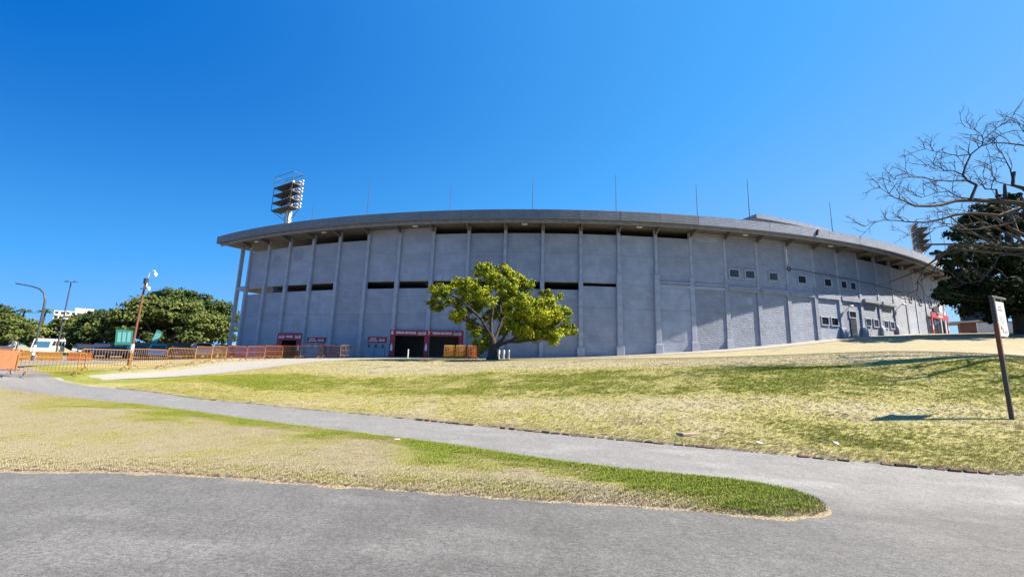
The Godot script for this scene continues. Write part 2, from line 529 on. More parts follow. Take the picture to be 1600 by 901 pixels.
func spans(list: Array) -> PackedFloat32Array:   # [from, to, step] runs
	var out := PackedFloat32Array()
	for s in list:
		var x: float = s[0]
		while x < s[1] - 1e-4:
			out.append(x)
			x += s[2]
	out.append(list[-1][1])
	return out

func asphalt_colour(x: float, z: float) -> Color:
	var a := nz.get_noise_2d(x * 0.8, z * 1.6)
	var b := nz.get_noise_2d(x * 6.0, z * 14.0)
	var f := nz2.get_noise_2d(x * 40.0, z * 60.0)
	var t := 1.0 + 0.05 * a + 0.13 * b + 0.12 * f
	# the carriageway is paved in two layers that meet in a seam
	if z > along(PATH_NEAR, x) and x < 1.35 + 0.1 * z and x > -1.6 + 0.1 * z and z > -8.5: t *= 0.89
	# pale, sanded patch on the path
	var pl := smoothstep(0.16, 0.42, nz.get_noise_2d(x * 2.2 + 70.0, z * 7.0)) * smoothstep(-12.0, -8.0, z + 3.0) 
	t += 0.24 * pl
	# the footpath is an older, sandier mix than the carriageway
	var older := smoothstep(-0.5, 0.6, along(PATH_NEAR, minf(x, 4.9)) - z + 0.5 * b) if x < 4.6 else smoothstep(-6.4, -7.6, z + 0.6 * b)
	t *= 1.0 + 0.6 * older
	t *= 0.51
	return Color(t, t * 0.995, t * 0.985)

func make_ground() -> void:
	var am: StandardMaterial3D = mats.asphalt
	am.vertex_color_use_as_albedo = true
	am.albedo_texture = tex.grit
	am.uv1_scale = Vector3(0.55, 1.0, 0.95)
	am.normal_enabled = true
	am.normal_texture = tex.grit_n
	am.normal_scale = 0.12
	var rows := PackedFloat32Array([400, 120, 40, 20, 14])
	var z := 10.0
	while z > -16.0:
		rows.append(z)
		z -= 0.2
	var cols := spans([[-400, -100, 60], [-100, -40, 6], [-40, -16, 1], [-16, 16, 0.2], [16, 40, 1], [40, 100, 6], [100, 400, 60]])
	var nrows := rows.size()
	var road := func(x: float, j: int) -> Vector3:
		var far := along(PATH_FAR, x) - 0.6
		var zz := rows[j]
		if zz < 0.0: zz = far * (zz / rows[nrows - 1])
		return Vector3(x, g(x, zz), zz)
	structure(put(grid_mesh(cols, nrows, road, asphalt_colour), "road", am))

	var gm := flat("lawn", Color(1, 1, 1), 1.0)
	gm.vertex_color_use_as_albedo = true
	gm.uv1_triplanar = true
	gm.uv1_world_triplanar = true
	gm.uv1_scale = Vector3.ONE / 2.1
	gm.albedo_texture = tex.sward
	gm.normal_enabled = true
	gm.normal_texture = tex.sward_n
	gm.normal_scale = 0.9
	var steps := PackedFloat32Array([0.0, 0.05, 0.12])
	var s := 0.3
	while s < 1600.0:
		steps.append(s)
		s += 0.25 if s < 13.0 else (0.5 if s < 32.0 else (1.5 if s < 70.0 else (6.0 if s < 160.0 else 220.0)))
	var lawn := func(x: float, j: int) -> Vector3:
		var zz := along(PATH_FAR, x) + ragged(x, 3.0) * (1.0 if steps[j] < 1.0 else 0.0) - steps[j]
		return Vector3(x, g(x, zz) + (-0.01 if j == 0 else 0.008 + 0.047 * smoothstep(0.0, 0.7, steps[j]) + 0.012 * nz2.get_noise_2d(x * 12.0, zz * 12.0) * minf(1.0, steps[j] * 3.0)), zz)
	var lc := spans([[-1600, -400, 240], [-400, -130, 45], [-130, -60, 5], [-60, -24, 1], [-24, -12, 0.3], [-12, 16, 0.14], [16, 26, 0.3], [26, 60, 1], [60, 130, 5], [130, 400, 45], [400, 1600, 240]])
	structure(put(grid_mesh(lc, steps.size(), lawn, lawn_colour), "lawn", gm))

	var vrows := 36
	var verge := func(x: float, j: int) -> Vector3:
		var near := along(ROAD_EDGE, x) + ragged(x, 11.0) * minf(1.0, (4.92 - x) * 2.0)
		var far := along(PATH_NEAR, x) + ragged(x, 17.0) * minf(1.0, (4.92 - x) * 2.0)
		var t := clampf((j - 1.0) / (vrows - 3.0), 0.0, 1.0)
		var zz := lerpf(near, far, t)
		if j == 0: zz = near + 0.02
		if j == vrows - 1: zz = far - 0.02
		var wide := minf(near - zz, zz - far)
		var hump := 0.0 if j == 0 or j == vrows - 1 else 0.008 + 0.055 * smoothstep(0.0, 0.9, wide) + 0.012 * nz2.get_noise_2d(x * 12.0, zz * 12.0)
		return Vector3(x, g(x, zz) + hump - (0.012 if j == 0 or j == vrows - 1 else 0.0), zz)
	var vc := spans([[-60, -24, 1.0], [-24, -10, 0.25], [-10, 4.4, 0.1], [4.4, 4.92, 0.04]])
	structure(put(grid_mesh(vc, vrows, verge, verge_colour), "grass_verge", gm))

	# pale paved apron round the wall and the concrete walk that comes down from it
	var ac := spans([[-32.0, 60.0, 0.6]])
	var apron := func(a: float, j: int) -> Vector3:
		var wide := 2.0 + 0.3 * smoothstep(2.0, 12.0, a)
		var q := ring(a, RW - 4.8 + (4.8 + wide) * j / 6.0, 0.0)
		return Vector3(q.x, g(q.x, q.z) + 0.085, q.z)
	structure(put(grid_mesh(ac, 7, apron, unpainted), "pavement", mats.concrete))
	var low := [Vector2(-19.9, -19.35), Vector2(-18.6, -20.3), Vector2(-17.5, -21.5), Vector2(-15.6, -23.3), Vector2(-14.5, -25.7), Vector2(-13.7, -28.4), Vector2(-12.2, -31.6), Vector2(-10.4, -34.6), Vector2(-8.2, -38.0)]
	var high := [Vector2(-21.3, -20.0), Vector2(-20.2, -21.0), Vector2(-19.4, -22.1), Vector2(-19.1, -24.0), Vector2(-19.05, -26.0), Vector2(-19.1, -28.6), Vector2(-19.0, -31.6), Vector2(-18.6, -35.0), Vector2(-18.0, -41.0)]
	var walk := func(i: float, j: int) -> Vector3:
		var k := mini(int(i), low.size() - 2)
		var a: Vector2 = low[k].lerp(low[k + 1], i - k)
		var b: Vector2 = high[k].lerp(high[k + 1], i - k)
		var q := a.lerp(b, j / 8.0)
		return Vector3(q.x, g(q.x, q.y) + lerpf(0.012, 0.078, smoothstep(0.0, 1.2, i)), q.y)
	structure(put(grid_mesh(spans([[0.0, 8.0, 0.2]]), 9, walk, unpainted), "concrete_walk", mats.concrete))
	var lot := func(x: float, j: int) -> Vector3:
		var zz := lerpf(-18.0 + (x + 24.5) * 0.35, -74.0, j / 40.0)
		var right := -24.5 - 6.0 * smoothstep(-24.0, -40.0, zz) - 8.0 * smoothstep(-45.0, -56.0, zz)
		var xx := right - (-24.5 - x)
		return Vector3(xx, g(xx, zz) + 0.075, zz)
	structure(put(grid_mesh(spans([[-120, -40, 4], [-40, -24.5, 0.75]]), 41, lot, unpainted), "car_park", mats.lot))

	# worn brick edging along the far side of the path
	var edging := Node3D.new()
	edging.name = "path_edging"
	add_child(edging)
	structure(edging)
	var bm := []
	for k in 4:
		var b := Builder.new()
		b.cbox(Transform3D(), Vector3([0.24, 0.2, 0.16, 0.22][k], 0.07, 0.085), 0.012)
		bm.append(b.mesh())
	var x := -3.4
	while x < 13.0:
		if nz.get_noise_2d(x * 6.0, 99.0) > -0.12:
			var zz := along(PATH_FAR, x) + 0.02 + rng.randf_range(-0.02, 0.02)
			var ang := atan2(-(along(PATH_FAR, x + 0.1) - along(PATH_FAR, x - 0.1)), 0.2)
			var t := Transform3D(Basis(Vector3.UP, ang + rng.randf_range(-0.12, 0.12)) * Basis(Vector3.RIGHT, rng.randf_range(-0.25, 0.25)), on_ground(x, zz, 0.0 + rng.randf_range(-0.02, 0.018)))
			put(bm[rng.randi() % 4], "brick", mats.brick_red if rng.randf() < 0.6 else mats.soil, edging, t)
		x += rng.randf_range(0.2, 0.27)
	var b := Builder.new()
	b.cbox(Transform3D(Basis(Vector3.UP, 0.28) * Basis(Vector3.RIGHT, -0.1), on_ground(4.84, -11.64, 0.06)), Vector3(0.55, 0.07, 0.3), 0.015)
	tag(part(b, "inspection_cover", grained("pink_slab", lin(0.5, 0.38, 0.3), tex.fine, tex.fine_n, 0.6)), "pale pinkish slab lying flat in the lawn by the path edge", "slab")
	for q in [Vector2(7.9, -10.9), Vector2(8.15, -10.75), Vector2(6.3, -10.85), Vector2(12.5, -13.0), Vector2(-9.5, -15.9), Vector2(-2.6, -10.3)]:
		b = Builder.new()
		var o := on_ground(q.x, q.y, 0.075)
		b.prism(Transform3D(Basis(Vector3.RIGHT, -PI / 2 + rng.randf_range(-0.3, 0.3)) * Basis(Vector3.BACK, rng.randf() * 6.0), o), [Vector2(-0.07, -0.04), Vector2(0.02, -0.06), Vector2(0.08, 0.0), Vector2(0.03, 0.05), Vector2(-0.05, 0.04)], 0.012)
		tag(part(b, "litter", mats.white_paint), "small crumpled scrap of white paper lying on the grass", "litter", "scraps of litter on the grass")

func make_grass() -> void:
	var b := Builder.new()
	b.use_col = true
	for k in 6:
		var a := TAU * k / 6.0 + 0.3
		var d := Vector3(cos(a), 0, sin(a))
		var w := Vector3(-d.z, 0, d.x) * 0.0045
		var base := d * 0.012
		var tip := d * (0.028 + 0.008 * (k % 3)) + Vector3(0, 0.035 + 0.009 * (k % 2), 0)
		b.col = Color(1, 1, 1)
		b.tri(base - w, base + w, tip)
	var m := b.mesh()
	var gm := flat("blades", Color(1, 1, 1), 0.9)
	gm.vertex_color_use_as_albedo = true
	gm.backlight_enabled = true
	gm.backlight = Color(0.25, 0.25, 0.1)
	for zone in 2:
		var tr := []
		var co := []
		var want := 130000 if zone == 0 else 220000
		var tries := 0
		while tr.size() < want and tries < want * 3:
			tries += 1
			var x := rng.randf_range(-22.0, 4.9) if zone == 0 else rng.randf_range(-16.0, 27.0)
			var z := 0.0
			if zone == 0:
				z = lerpf(along(ROAD_EDGE, x) - 0.06, along(PATH_NEAR, x) + 0.04, rng.randf())
				if along(ROAD_EDGE, x) - along(PATH_NEAR, x) < rng.randf() * 7.5: continue
			else:
				z = along(PATH_FAR, x) - 0.02 - 24.0 * pow(rng.randf(), 1.45)
			var c: Color = verge_colour(x, z) if zone == 0 else lawn_colour(x, z)
			var lush := clampf(((0.31 if zone == 0 else 0.43) - c.r) * 6.0, 0.12, 1.0)
			if rng.randf() > 0.35 + 0.65 * lush: continue
			var s := rng.randf_range(0.6, 1.25) * (0.75 + 0.5 * lush)
			var k := rng.randf_range(0.88, 1.12)
			tr.append(Transform3D(Basis(Vector3.UP, rng.randf() * TAU).scaled(Vector3(s * 1.3, s, s * 1.3)), on_ground(x, z, 0.02 + minf(0.03, absf(z - (along(ROAD_EDGE, x) if zone == 0 else along(PATH_FAR, x))) * 0.06))))
			co.append(Color(c.r * k, c.g * k, c.b * k * rng.randf_range(0.8, 1.2)))
		var mm := MultiMesh.new()
		mm.transform_format = MultiMesh.TRANSFORM_3D
		mm.use_colors = true
		mm.mesh = m
		mm.instance_count = tr.size()
		for i in tr.size():
			mm.set_instance_transform(i, tr[i])
			mm.set_instance_color(i, co[i])
		var o := MultiMeshInstance3D.new()
		o.multimesh = mm
		o.material_override = gm
		o.name = "verge_grass" if zone == 0 else "lawn_grass"
		add_child(o)
		tag(o, "short mown grass of the strip between road and path" if zone == 0 else "short patchy grass of the lawn rising beyond the path", "grass", "", "stuff")

# ------------------------------------------------------------------ stadium
func flare(a: float) -> float:   # the oval opens a little at its right end
	return 1.5 * (1.0 - exp(-pow(maxf(0.0, a - 33.0) / 7.0, 2.0)))

func ring(a: float, r: float, y: float) -> Vector3:
	var q := deg_to_rad(a)
	var k := r + flare(a)
	return Vector3(CX + k * sin(q), y, CZ + k * cos(q))

func on_wall(a: float, r: float, y: float) -> Transform3D:
	var t := (ring(a + 0.05, r, 0) - ring(a - 0.05, r, 0)).normalized()
	return Transform3D(Basis(t, Vector3.UP, t.cross(Vector3.UP)), ring(a, r, y))

func column_at(k: float) -> float:
	return -0.78 + BAY * k

func arc_slab(a0: float, a1: float, r0: float, r1: float, y0: float, y1: float, steps: int) -> Builder:
	var b := Builder.new()
	for k in steps:
		var p := lerpf(a0, a1, float(k) / steps)
		var q := lerpf(a0, a1, float(k + 1) / steps)
		b.quad(ring(p, r1, y0), ring(p, r1, y1), ring(q, r1, y1), ring(q, r1, y0))
		b.quad(ring(q, r0, y0), ring(q, r0, y1), ring(p, r0, y1), ring(p, r0, y0))
		b.quad(ring(p, r1, y1), ring(p, r0, y1), ring(q, r0, y1), ring(q, r1, y1))
		b.quad(ring(p, r0, y0), ring(p, r1, y0), ring(q, r1, y0), ring(q, r0, y0))
	b.quad(ring(a0, r0, y0), ring(a0, r0, y1), ring(a0, r1, y1), ring(a0, r1, y0))
	b.quad(ring(a1, r1, y0), ring(a1, r1, y1), ring(a1, r0, y1), ring(a1, r0, y0))
	return b

func letters(s: String, called: String, parent: Node, t: Transform3D, high: float, wide: float, script := false, colour := "lettering") -> void:
	var f := SystemFont.new()
	f.font_names = PackedStringArray(["Droid Serif" if script else "Droid Sans"])
	f.font_weight = 700
	f.font_italic = script
	var m := TextMesh.new()
	m.text = s
	m.font = f
	m.font_size = 48
	m.pixel_size = 0.01
	m.depth = 0.04
	var box := m.get_aabb()
	var o := put(m, called, mats[colour], parent)
	var sx := wide / maxf(box.size.x, 0.01)
	var sy := high / maxf(box.size.y, 0.01)
	var bs := Basis(Vector3(sx, 0, 0), Vector3(0.28 * sy if script else 0.0, sy, 0), Vector3(0, 0, 0.5))
	o.transform = t * Transform3D(bs, -(bs * box.get_center()) + Vector3(0, 0, 0.01))

func bottle_print(parent: Node, t: Transform3D, h: float) -> void:
	var b := Builder.new()
	var p := []
	var half := [[0.16, 0.0], [0.17, 0.12], [0.14, 0.3], [0.17, 0.48], [0.155, 0.6], [0.075, 0.78], [0.06, 0.96], [0.07, 1.0]]
	for q in half: p.append(Vector2(q[0], q[1]) * h)
	half.reverse()
	for q in half: p.append(Vector2(-q[0], q[1]) * h)
	b.prism(t, p, 0.012)
	part(b, "bottle_print", mats.lettering, parent)

func wall_window(parent: Node, t: Transform3D, w: float, h: float, bars := 2, surround := 0.14) -> void:
	var b := Builder.new()
	b.box(t * Transform3D(Basis(), Vector3(0, 0, 0.015)), Vector3(w, h, 0.03))
	var pane := part(b, "window", mats.glass, parent)
	b = Builder.new()
	for s in [-1.0, 1.0]:
		b.cbox(t * Transform3D(Basis(), Vector3(s * (w + surround) * 0.5, 0, 0.05)), Vector3(surround, h, 0.1), 0.012)
		b.cbox(t * Transform3D(Basis(), Vector3(0, s * (h + surround) * 0.5, 0.055)), Vector3(w + surround * 2.0, surround, 0.11), 0.012)
	part(b, "frame", mats.pilaster, pane)
	for k in bars:
		b = Builder.new()
		b.box(t * Transform3D(Basis(), Vector3(w * ((k + 1.0) / (bars + 1.0) - 0.5), 0, 0.04)), Vector3(0.045, h - 0.005, 0.035))
		part(b, "mullion", mats.dark_steel, pane)

func make_stadium() -> void:
	var st := thing("stadium", "large curved grey stadium wall with pilasters under a projecting flat roof edge", "stadium", Vector3(CX, 0, CZ))
	st.position = Vector3.ZERO
	var first := -11
	var last := 22
	for k in range(first, last):
		var a0 := column_at(k)
		var am := a0 + BAY * 0.5
		var wide := ring(a0, RW, 0).distance_to(ring(a0 + BAY, RW, 0))
		var gp := ring(am, RW + 0.4, 0)
		var foot := minf(g(gp.x, gp.z), minf(g(ring(a0, RW, 0).x, ring(a0, RW, 0).z), g(ring(a0 + BAY, RW, 0).x, ring(a0 + BAY, RW, 0).z))) - 0.5
		var gap_top := (k <= -7) or (k >= -4 and k <= 2) or (k >= 9 and k <= 11)
		var slit: float = 0.0
		if k <= -8 or (k >= -6 and k <= -1): slit = 0.75
		if k == 0: slit = 0.34
		var top := 15.12
		if gap_top: top = 14.06 if k <= -7 else (14.4 if k < 5 else 14.5)
		var lower_top := 9.58 - slit
		var gate := k == -9 or k == -5 or k == -4 or k == 14 or k == 15
		if gate:
			var opens: float = {-9: 3.42, -5: 4.07, -4: 4.07, 14: 9.25, 15: 9.25}[k]
			foot = opens
		var brick := k >= 3
		var tone := posmod(k * 7, 5)
		var inset := 0.06 if k >= 4 and k <= 10 else 0.0
		var lm: Material = mats["brick%d" % tone] if brick else mats["wall%d" % tone]
		var um: Material = mats["brick%d" % ((tone + 2) % 5)] if k >= 4 else mats["wall%d" % ((tone + 2) % 5)]
		var b := Builder.new()
		var joint := foot
		if k < 4:   # the lower wall is cast in two lifts with an open joint
			joint = 6.2 if k < -2 else 7.18
			b.box(on_wall(am, RW - 0.15, (foot + joint) * 0.5), Vector3(wide, joint - foot - 0.035, 0.3))
			part(b, "wall_panel", lm, st)
			b = Builder.new()
		b.box(on_wall(am, RW - 0.15 - inset, (joint + lower_top) * 0.5), Vector3(wide, lower_top - joint, 0.3))
		part(b, "wall_panel", lm, st)
		b = Builder.new()
		b.box(on_wall(am, RW - 0.15, (9.58 + top) * 0.5), Vector3(wide, top - 9.58 - 0.004, 0.3))
		part(b, "wall_panel", um, st)
		# thin string courses
		b = Builder.new()
		b.box(on_wall(am, RW + 0.015, 12.28), Vector3(wide - 0.32, 0.1, 0.05))
		part(b, "string_course", mats.patch0 if k < 4 else um, st)
		if k == 2 or k == 3:
			b = Builder.new()
			b.tube([on_wall(am, RW + 0.1, 9.9) * Vector3(-wide * 0.5 + 0.2, 0, 0), on_wall(am, RW + 0.1, 9.9) * Vector3(wide * 0.5 - 0.2, 0, 0)], 0.07, 0.07, 8)
			part(b, "pipe", mats.pilaster, st)
			b = Builder.new()
			b.box(on_wall(am, RW + 0.04, 9.52), Vector3(wide - 0.44, 0.24, 0.1))
			part(b, "belt_course", mats.pilaster, st)
		if k >= 4 and k <= 10:
			b = Builder.new()
			var out := 0.1 if k < 9 else 0.3
			b.cbox(on_wall(am, RW - 0.1 + out * 0.5, 9.66 if k < 9 else 9.72), Vector3(wide - 0.42, 0.5 if k < 9 else 0.36, 0.3 + out), 0.02)
			part(b, "belt_course", mats["brick%d" % tone], st)
			var t := on_wall(am, RW - 0.06, 0)   # rounded corners under the belt
			var yb := 9.41 if k < 9 else 9.54
			for s in [-1.0, 1.0]:
				var poly := [Vector2(0, 0), Vector2(0, -0.34), Vector2(0.04 * s, -0.16), Vector2(0.14 * s, -0.05), Vector2(0.34 * s, 0)]
				if s < 0: poly.reverse()
				var e := []
				for q in poly: e.append(q + Vector2(-s * (wide * 0.5 - 0.24), yb))
				e.reverse()
				b = Builder.new()
				b.prism(t, e, 0.13)
				part(b, "corner_fillet", mats["brick%d" % tone], st)
	# patches of newer and older paint, a skin of their own with ragged edges
	for pp in [[8.45, 14.5, 2.9, 0.7, 4], [3.2, 8.2, 2.2, 1.5, 2], [4.0, 6.2, 1.0, 0.7, 4], [-26.4, 12.6, 2.2, 1.9, 1], [-23.6, 13.0, 1.9, 1.6, 1], [-0.2, 4.2, 2.6, 1.0, 1], [-17.9, 8.2, 2.4, 1.0, 1], [12.0, 8.6, 2.0, 0.8, 4], [-6.8, 11.2, 1.8, 1.0, 1], [-14.6, 10.4, 2.2, 0.5, 4], [5.9, 4.6, 2.0, 0.9, 1]]:
		var edge := []
		for q in 18:
			var ang := TAU * q / 18.0
			var sq := 1.0 / maxf(absf(cos(ang)), absf(sin(ang)))
			var wob := 0.82 + 0.22 * nz.get_noise_2d(q * 7.0, pp[0] * 11.0)
			edge.append(Vector2(cos(ang) * pp[2] * 0.5, sin(ang) * pp[3] * 0.5) * minf(sq, 1.22) * wob)
		var pb := Builder.new()
		var dip := 0.06 if pp[0] > 9.8 and pp[1] < 9.4 else 0.0
		pb.prism(on_wall(pp[0], RW - dip + 0.004, pp[1]), edge, 0.006)
		part(pb, "paint_patch", mats["patch%d" % (pp[4] % 2)], st)
	# closed right end and the dark inside
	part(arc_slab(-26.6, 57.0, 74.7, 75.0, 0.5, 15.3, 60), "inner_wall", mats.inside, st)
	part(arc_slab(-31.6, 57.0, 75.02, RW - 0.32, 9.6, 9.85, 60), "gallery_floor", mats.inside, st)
	part(arc_slab(56.8, 57.1, 75.05, RW, 0.5, 15.1, 1), "end_wall", mats.wall0, st)
	part(arc_slab(-26.9, -26.65, 75.05, RW - 0.35, 0.5, 9.55, 1), "end_wall", mats.wall1, st)
	# roof
	part(arc_slab(-32.7, 58.0, 71.0, RF - 0.32, 15.32, 15.93, 70), "roof_slab", mats.roof, st)
	var lip := arc_slab(-32.5, 58.0, RF - 0.55, RF - 0.36, 14.86, 15.3, 70)
	part(lip, "edge_beam", mats.edge_beam, st)
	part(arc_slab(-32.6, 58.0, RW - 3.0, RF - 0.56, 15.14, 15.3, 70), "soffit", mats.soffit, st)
	var a := -32.75
	var worn := 0
	while a < 58.0:
		var e := minf(a + BAY, 58.0)
		var w := a > 5.0
		var pb := arc_slab(a + 0.006, e - 0.006, RF - 0.3, RF + (0.006 if worn % 2 else 0.0), 15.12, 16.0, 2)
		part(pb, "fascia_panel", mats.fascia_worn if w else mats.fascia, st)
		worn += 1
		a = e
	part(arc_slab(-32.75, -32.45, 71.0, RF - 0.32, 15.12, 16.0, 1), "fascia_panel", mats.fascia, st)
	# pilasters, plinths, brackets
	for k in range(first, last + 1):
		var c := column_at(k)
		var q := ring(c, RW + 0.4, 0)
		var gy := g(q.x, q.z)
		var split := 10.55 if k >= 1 else 9.7
		var b := Builder.new()
		var lower := 0.5 if k >= 1 else 0.4
		var bottom := gy - 0.4
		var proud := 0.3 if k < 3 else 0.07
		b.cbox(on_wall(c, RW - 0.15 + proud, (split + 15.1) * 0.5), Vector3(0.3, 15.1 - split, 0.3), 0.025)
		part(b, "pilaster", mats.pilaster, st)
		b = Builder.new()
		proud = 0.36 if k < 3 else 0.09
		if k == 15: bottom = 9.96
		b.cbox(on_wall(c, RW - 0.18 + proud, (split + bottom) * 0.5), Vector3(lower, split - bottom - 0.004, 0.36), 0.03)
		part(b, "pilaster", mats.pilaster if k < 4 else mats["brick%d" % ((k * 3) % 5)], st)
		if k >= 0 and k <= 4:
			b = Builder.new()
			b.cbox(on_wall(c, RW - 0.25 + proud + 0.09, gy + 0.3), Vector3(0.72, 1.3, 0.5), 0.03)
			part(b, "plinth", mats.pilaster, st)
		if k >= 8 and k <= 11:
			b = Builder.new()
			var t := on_wall(c, RW, gy) * Transform3D(Basis(Vector3.UP, -PI / 2), Vector3.ZERO)
			b.prism(t, [Vector2(0.0, -0.4), Vector2(0.3, -0.4), Vector2(0.28, 0.75), Vector2(0.1, 1.25), Vector2(0.0, 1.25)], 0.62)
			part(b, "buttress", mats["brick%d" % (k % 5)], st)
		# sloping bracket up to the edge beam
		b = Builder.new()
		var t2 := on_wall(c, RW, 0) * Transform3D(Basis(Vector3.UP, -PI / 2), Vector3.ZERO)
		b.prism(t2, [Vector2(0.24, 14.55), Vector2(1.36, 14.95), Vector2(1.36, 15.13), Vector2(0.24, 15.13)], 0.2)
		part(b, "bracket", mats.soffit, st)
	# open frame at the left end
	var oc := -31.66
	var oq := ring(oc, RW, 0)
	var og := g(oq.x, oq.z)
	var fb := Builder.new()
	fb.cbox(on_wall(oc, RW - 0.1, (og - 0.4 + 15.12) * 0.5), Vector3(0.3, 15.5 - og, 0.4), 0.03)
	part(fb, "end_column", mats.pilaster, st)
	for y in [9.72, 5.3]:
		fb = Builder.new()
		fb.box(on_wall(-30.74, RW - 0.05, y), Vector3(2.2, 0.42, 0.34))
		part(fb, "beam", mats.pilaster, st)
	for y in [9.72, 5.3]:
		fb = Builder.new()
		fb.box(on_wall(oc, RW - 2.9, y), Vector3(0.3, 0.4, 5.2))
		part(fb, "beam", mats.pilaster, st)
	fb = Builder.new()
	fb.cbox(on_wall(oc, RW - 5.6, (og - 0.4 + 15.12) * 0.5), Vector3(0.38, 15.5 - og, 0.4), 0.03)
	part(fb, "end_column", mats.pilaster, st)
	# soffit lamps
	for k in 7:
		var c := -28.5 + 7.93 * k
		fb = Builder.new()
		fb.cbox(on_wall(c, RW + 0.75, 15.08), Vector3(0.55, 0.12, 0.24), 0.03)
		part(fb, "soffit_lamp", mats.lamp_glass, st)
	# windows of the upper row
	for w in [[10.45, 1.0], [11.75, 1.0], [13.78, 1.0], [16.45, 1.0], [19.15, 1.0], [21.0, 0.86], [22.15, 0.86], [32.2, 0.8], [33.0 + 1.9, 0.8], [37.4, 0.8], [39.6, 0.8], [41.9, 0.8]]:
		var y := 11.22 if w[0] < 30 else 11.2
		wall_window(st, on_wall(w[0], RW, y), w[1], 0.72)
	for w in [18.5, 19.55, 23.75, 24.85, 26.4, 27.5]:
		wall_window(st, on_wall(w, RW - 0.06, 7.05 if w < 20 else 7.35), 0.98 if w < 20 else 0.9, 0.74, 1, 0.11)
	# door with grille and fanlight
	var dt := on_wall(21.75, RW - 0.06, 0)
	fb = Builder.new()
	fb.box(dt * Transform3D(Basis(), Vector3(0, 6.55, 0.03)), Vector3(1.1, 1.9, 0.06))
	var door := part(fb, "door", mats.dark_steel, st)
	for k in 6:
		fb = Builder.new()
		fb.box(dt * Transform3D(Basis(), Vector3(-0.45 + 0.18 * k, 6.55, 0.085)), Vector3(0.03, 1.8, 0.03))
		part(fb, "bar", mats.steel, door)
	for y in [5.95, 6.55, 7.15]:
		fb = Builder.new()
		fb.box(dt * Transform3D(Basis(), Vector3(0, y, 0.065)), Vector3(1.04, 0.035, 0.02))
		part(fb, "bar", mats.steel, door)
	wall_window(st, dt * Transform3D(Basis(), Vector3(0, 8.02, 0)), 1.1, 0.62, 1, 0.1)
	fb = Builder.new()
	fb.cbox(dt * Transform3D(Basis(), Vector3(0, 5.5, 0.35)), Vector3(1.7, 0.3, 0.9), 0.03)
	part(fb, "door_step", mats.concrete, st)
	# ticket windows, small and square
	for c in [[-19.95, 2.95], [-18.75, 2.95], [-17.55, 2.95], [-15.9, 3.02], [-15.35, 3.02], [-14.78, 3.02], [-21.0, 2.85], [-20.4, 2.85]]:
		fb = Builder.new()
		fb.box(on_wall(c[0], RW + 0.006, c[1]), Vector3(0.26, 0.32, 0.012))
		var hatch := part(fb, "ticket_hatch", mats.glass, st)
		fb = Builder.new()
		for s in [-1.0, 1.0]:
			fb.box(on_wall(c[0], RW + 0.02, c[1]) * Transform3D(Basis(), Vector3(s * 0.155, 0, 0)), Vector3(0.05, 0.42, 0.04))
			fb.box(on_wall(c[0], RW + 0.02, c[1]) * Transform3D(Basis(), Vector3(0, s * 0.185, 0)), Vector3(0.26, 0.05, 0.04))
		part(fb, "frame", mats.wall1, hatch)
	# gates with red surrounds
	for gt in [[-23.22, 3.42, 4.2, 0.75, 2.68], [-12.66, 4.07, 4.62, 0.0, 2.9], [-10.02, 4.07, 4.62, 0.0, 2.64], [38.8, 9.25, 9.95, 0.0, 5.2]]:
		var span: float = ring(gt[0] - gt[4] * 0.5, RW, 0).distance_to(ring(gt[0] + gt[4] * 0.5, RW, 0))
		var t := on_wall(gt[0], RW + 0.34, (gt[1] + gt[2]) * 0.5)
		if gt[0] > 30: t = on_wall(gt[0], RW + 0.3, (gt[1] + gt[2]) * 0.5)
		var b := Builder.new()
		b.cbox(t, Vector3(span - 0.006, gt[2] - gt[1], 0.1), 0.01)
		var head := part(b, "gate_header", mats.red_paint, st)
		var face := Transform3D(Basis(), Vector3(0, 0, 0.052))
		if gt[0] < -20:
			letters("Coca-Cola", "lettering", head, t * face * Transform3D(Basis(), Vector3(-span * 0.31, -0.02, 0)), 0.36, 0.86, true)
			letters("GARAJE", "lettering", head, t * face * Transform3D(Basis(), Vector3(0.05, -0.02, 0)), 0.26, 1.0)
			letters("Coca-Cola", "lettering", head, t * face * Transform3D(Basis(), Vector3(span * 0.35, 0.0, 0)), 0.36, 0.86, true)
		elif gt[0] < 30:
			letters("6" if gt[0] < -12 else "7", "lettering", head, t * face * Transform3D(Basis(), Vector3(-span * 0.44, 0, 0)), 0.34, 0.22)
			letters("TRIBUNA AMSTERDAM", "lettering", head, t * face * Transform3D(Basis(), Vector3(-span * 0.08, 0.01, 0)), 0.22, span * 0.52)
			letters("Coca-Cola", "lettering", head, t * face * Transform3D(Basis(), Vector3(span * 0.34, 0, 0)), 0.34, span * 0.21, true)
		else:
			letters("TRIBUNA", "lettering", head, t * face, 0.24, 1.9)
		var jambs := [-1.0, 1.0]
		if gt[0] > -11 and gt[0] < 0: jambs = [1.0]
		for s in jambs:
			var jw := 0.75 if gt[3] > 0 else 0.46
			var jc: float = gt[0] + s * (gt[4] * 0.5 - rad_to_deg(jw * 0.5 / RW))
			if gt[0] == -12.66 and s > 0: jc = -11.34
			var q := ring(jc, RW + 0.4, 0)
			var gy := g(q.x, q.z)
			b = Builder.new()
			var ct: float = gt[1] - 0.003
			b.cbox(on_wall(jc, RW + 0.33, (gy - 0.3 + ct) * 0.5), Vector3(jw, ct - gy + 0.3, 0.1), 0.01)
			var jamb := part(b, "gate_jamb", mats.red_paint, st)
			bottle_print(jamb, on_wall(jc, RW + 0.387, gy + 0.72), 0.66)
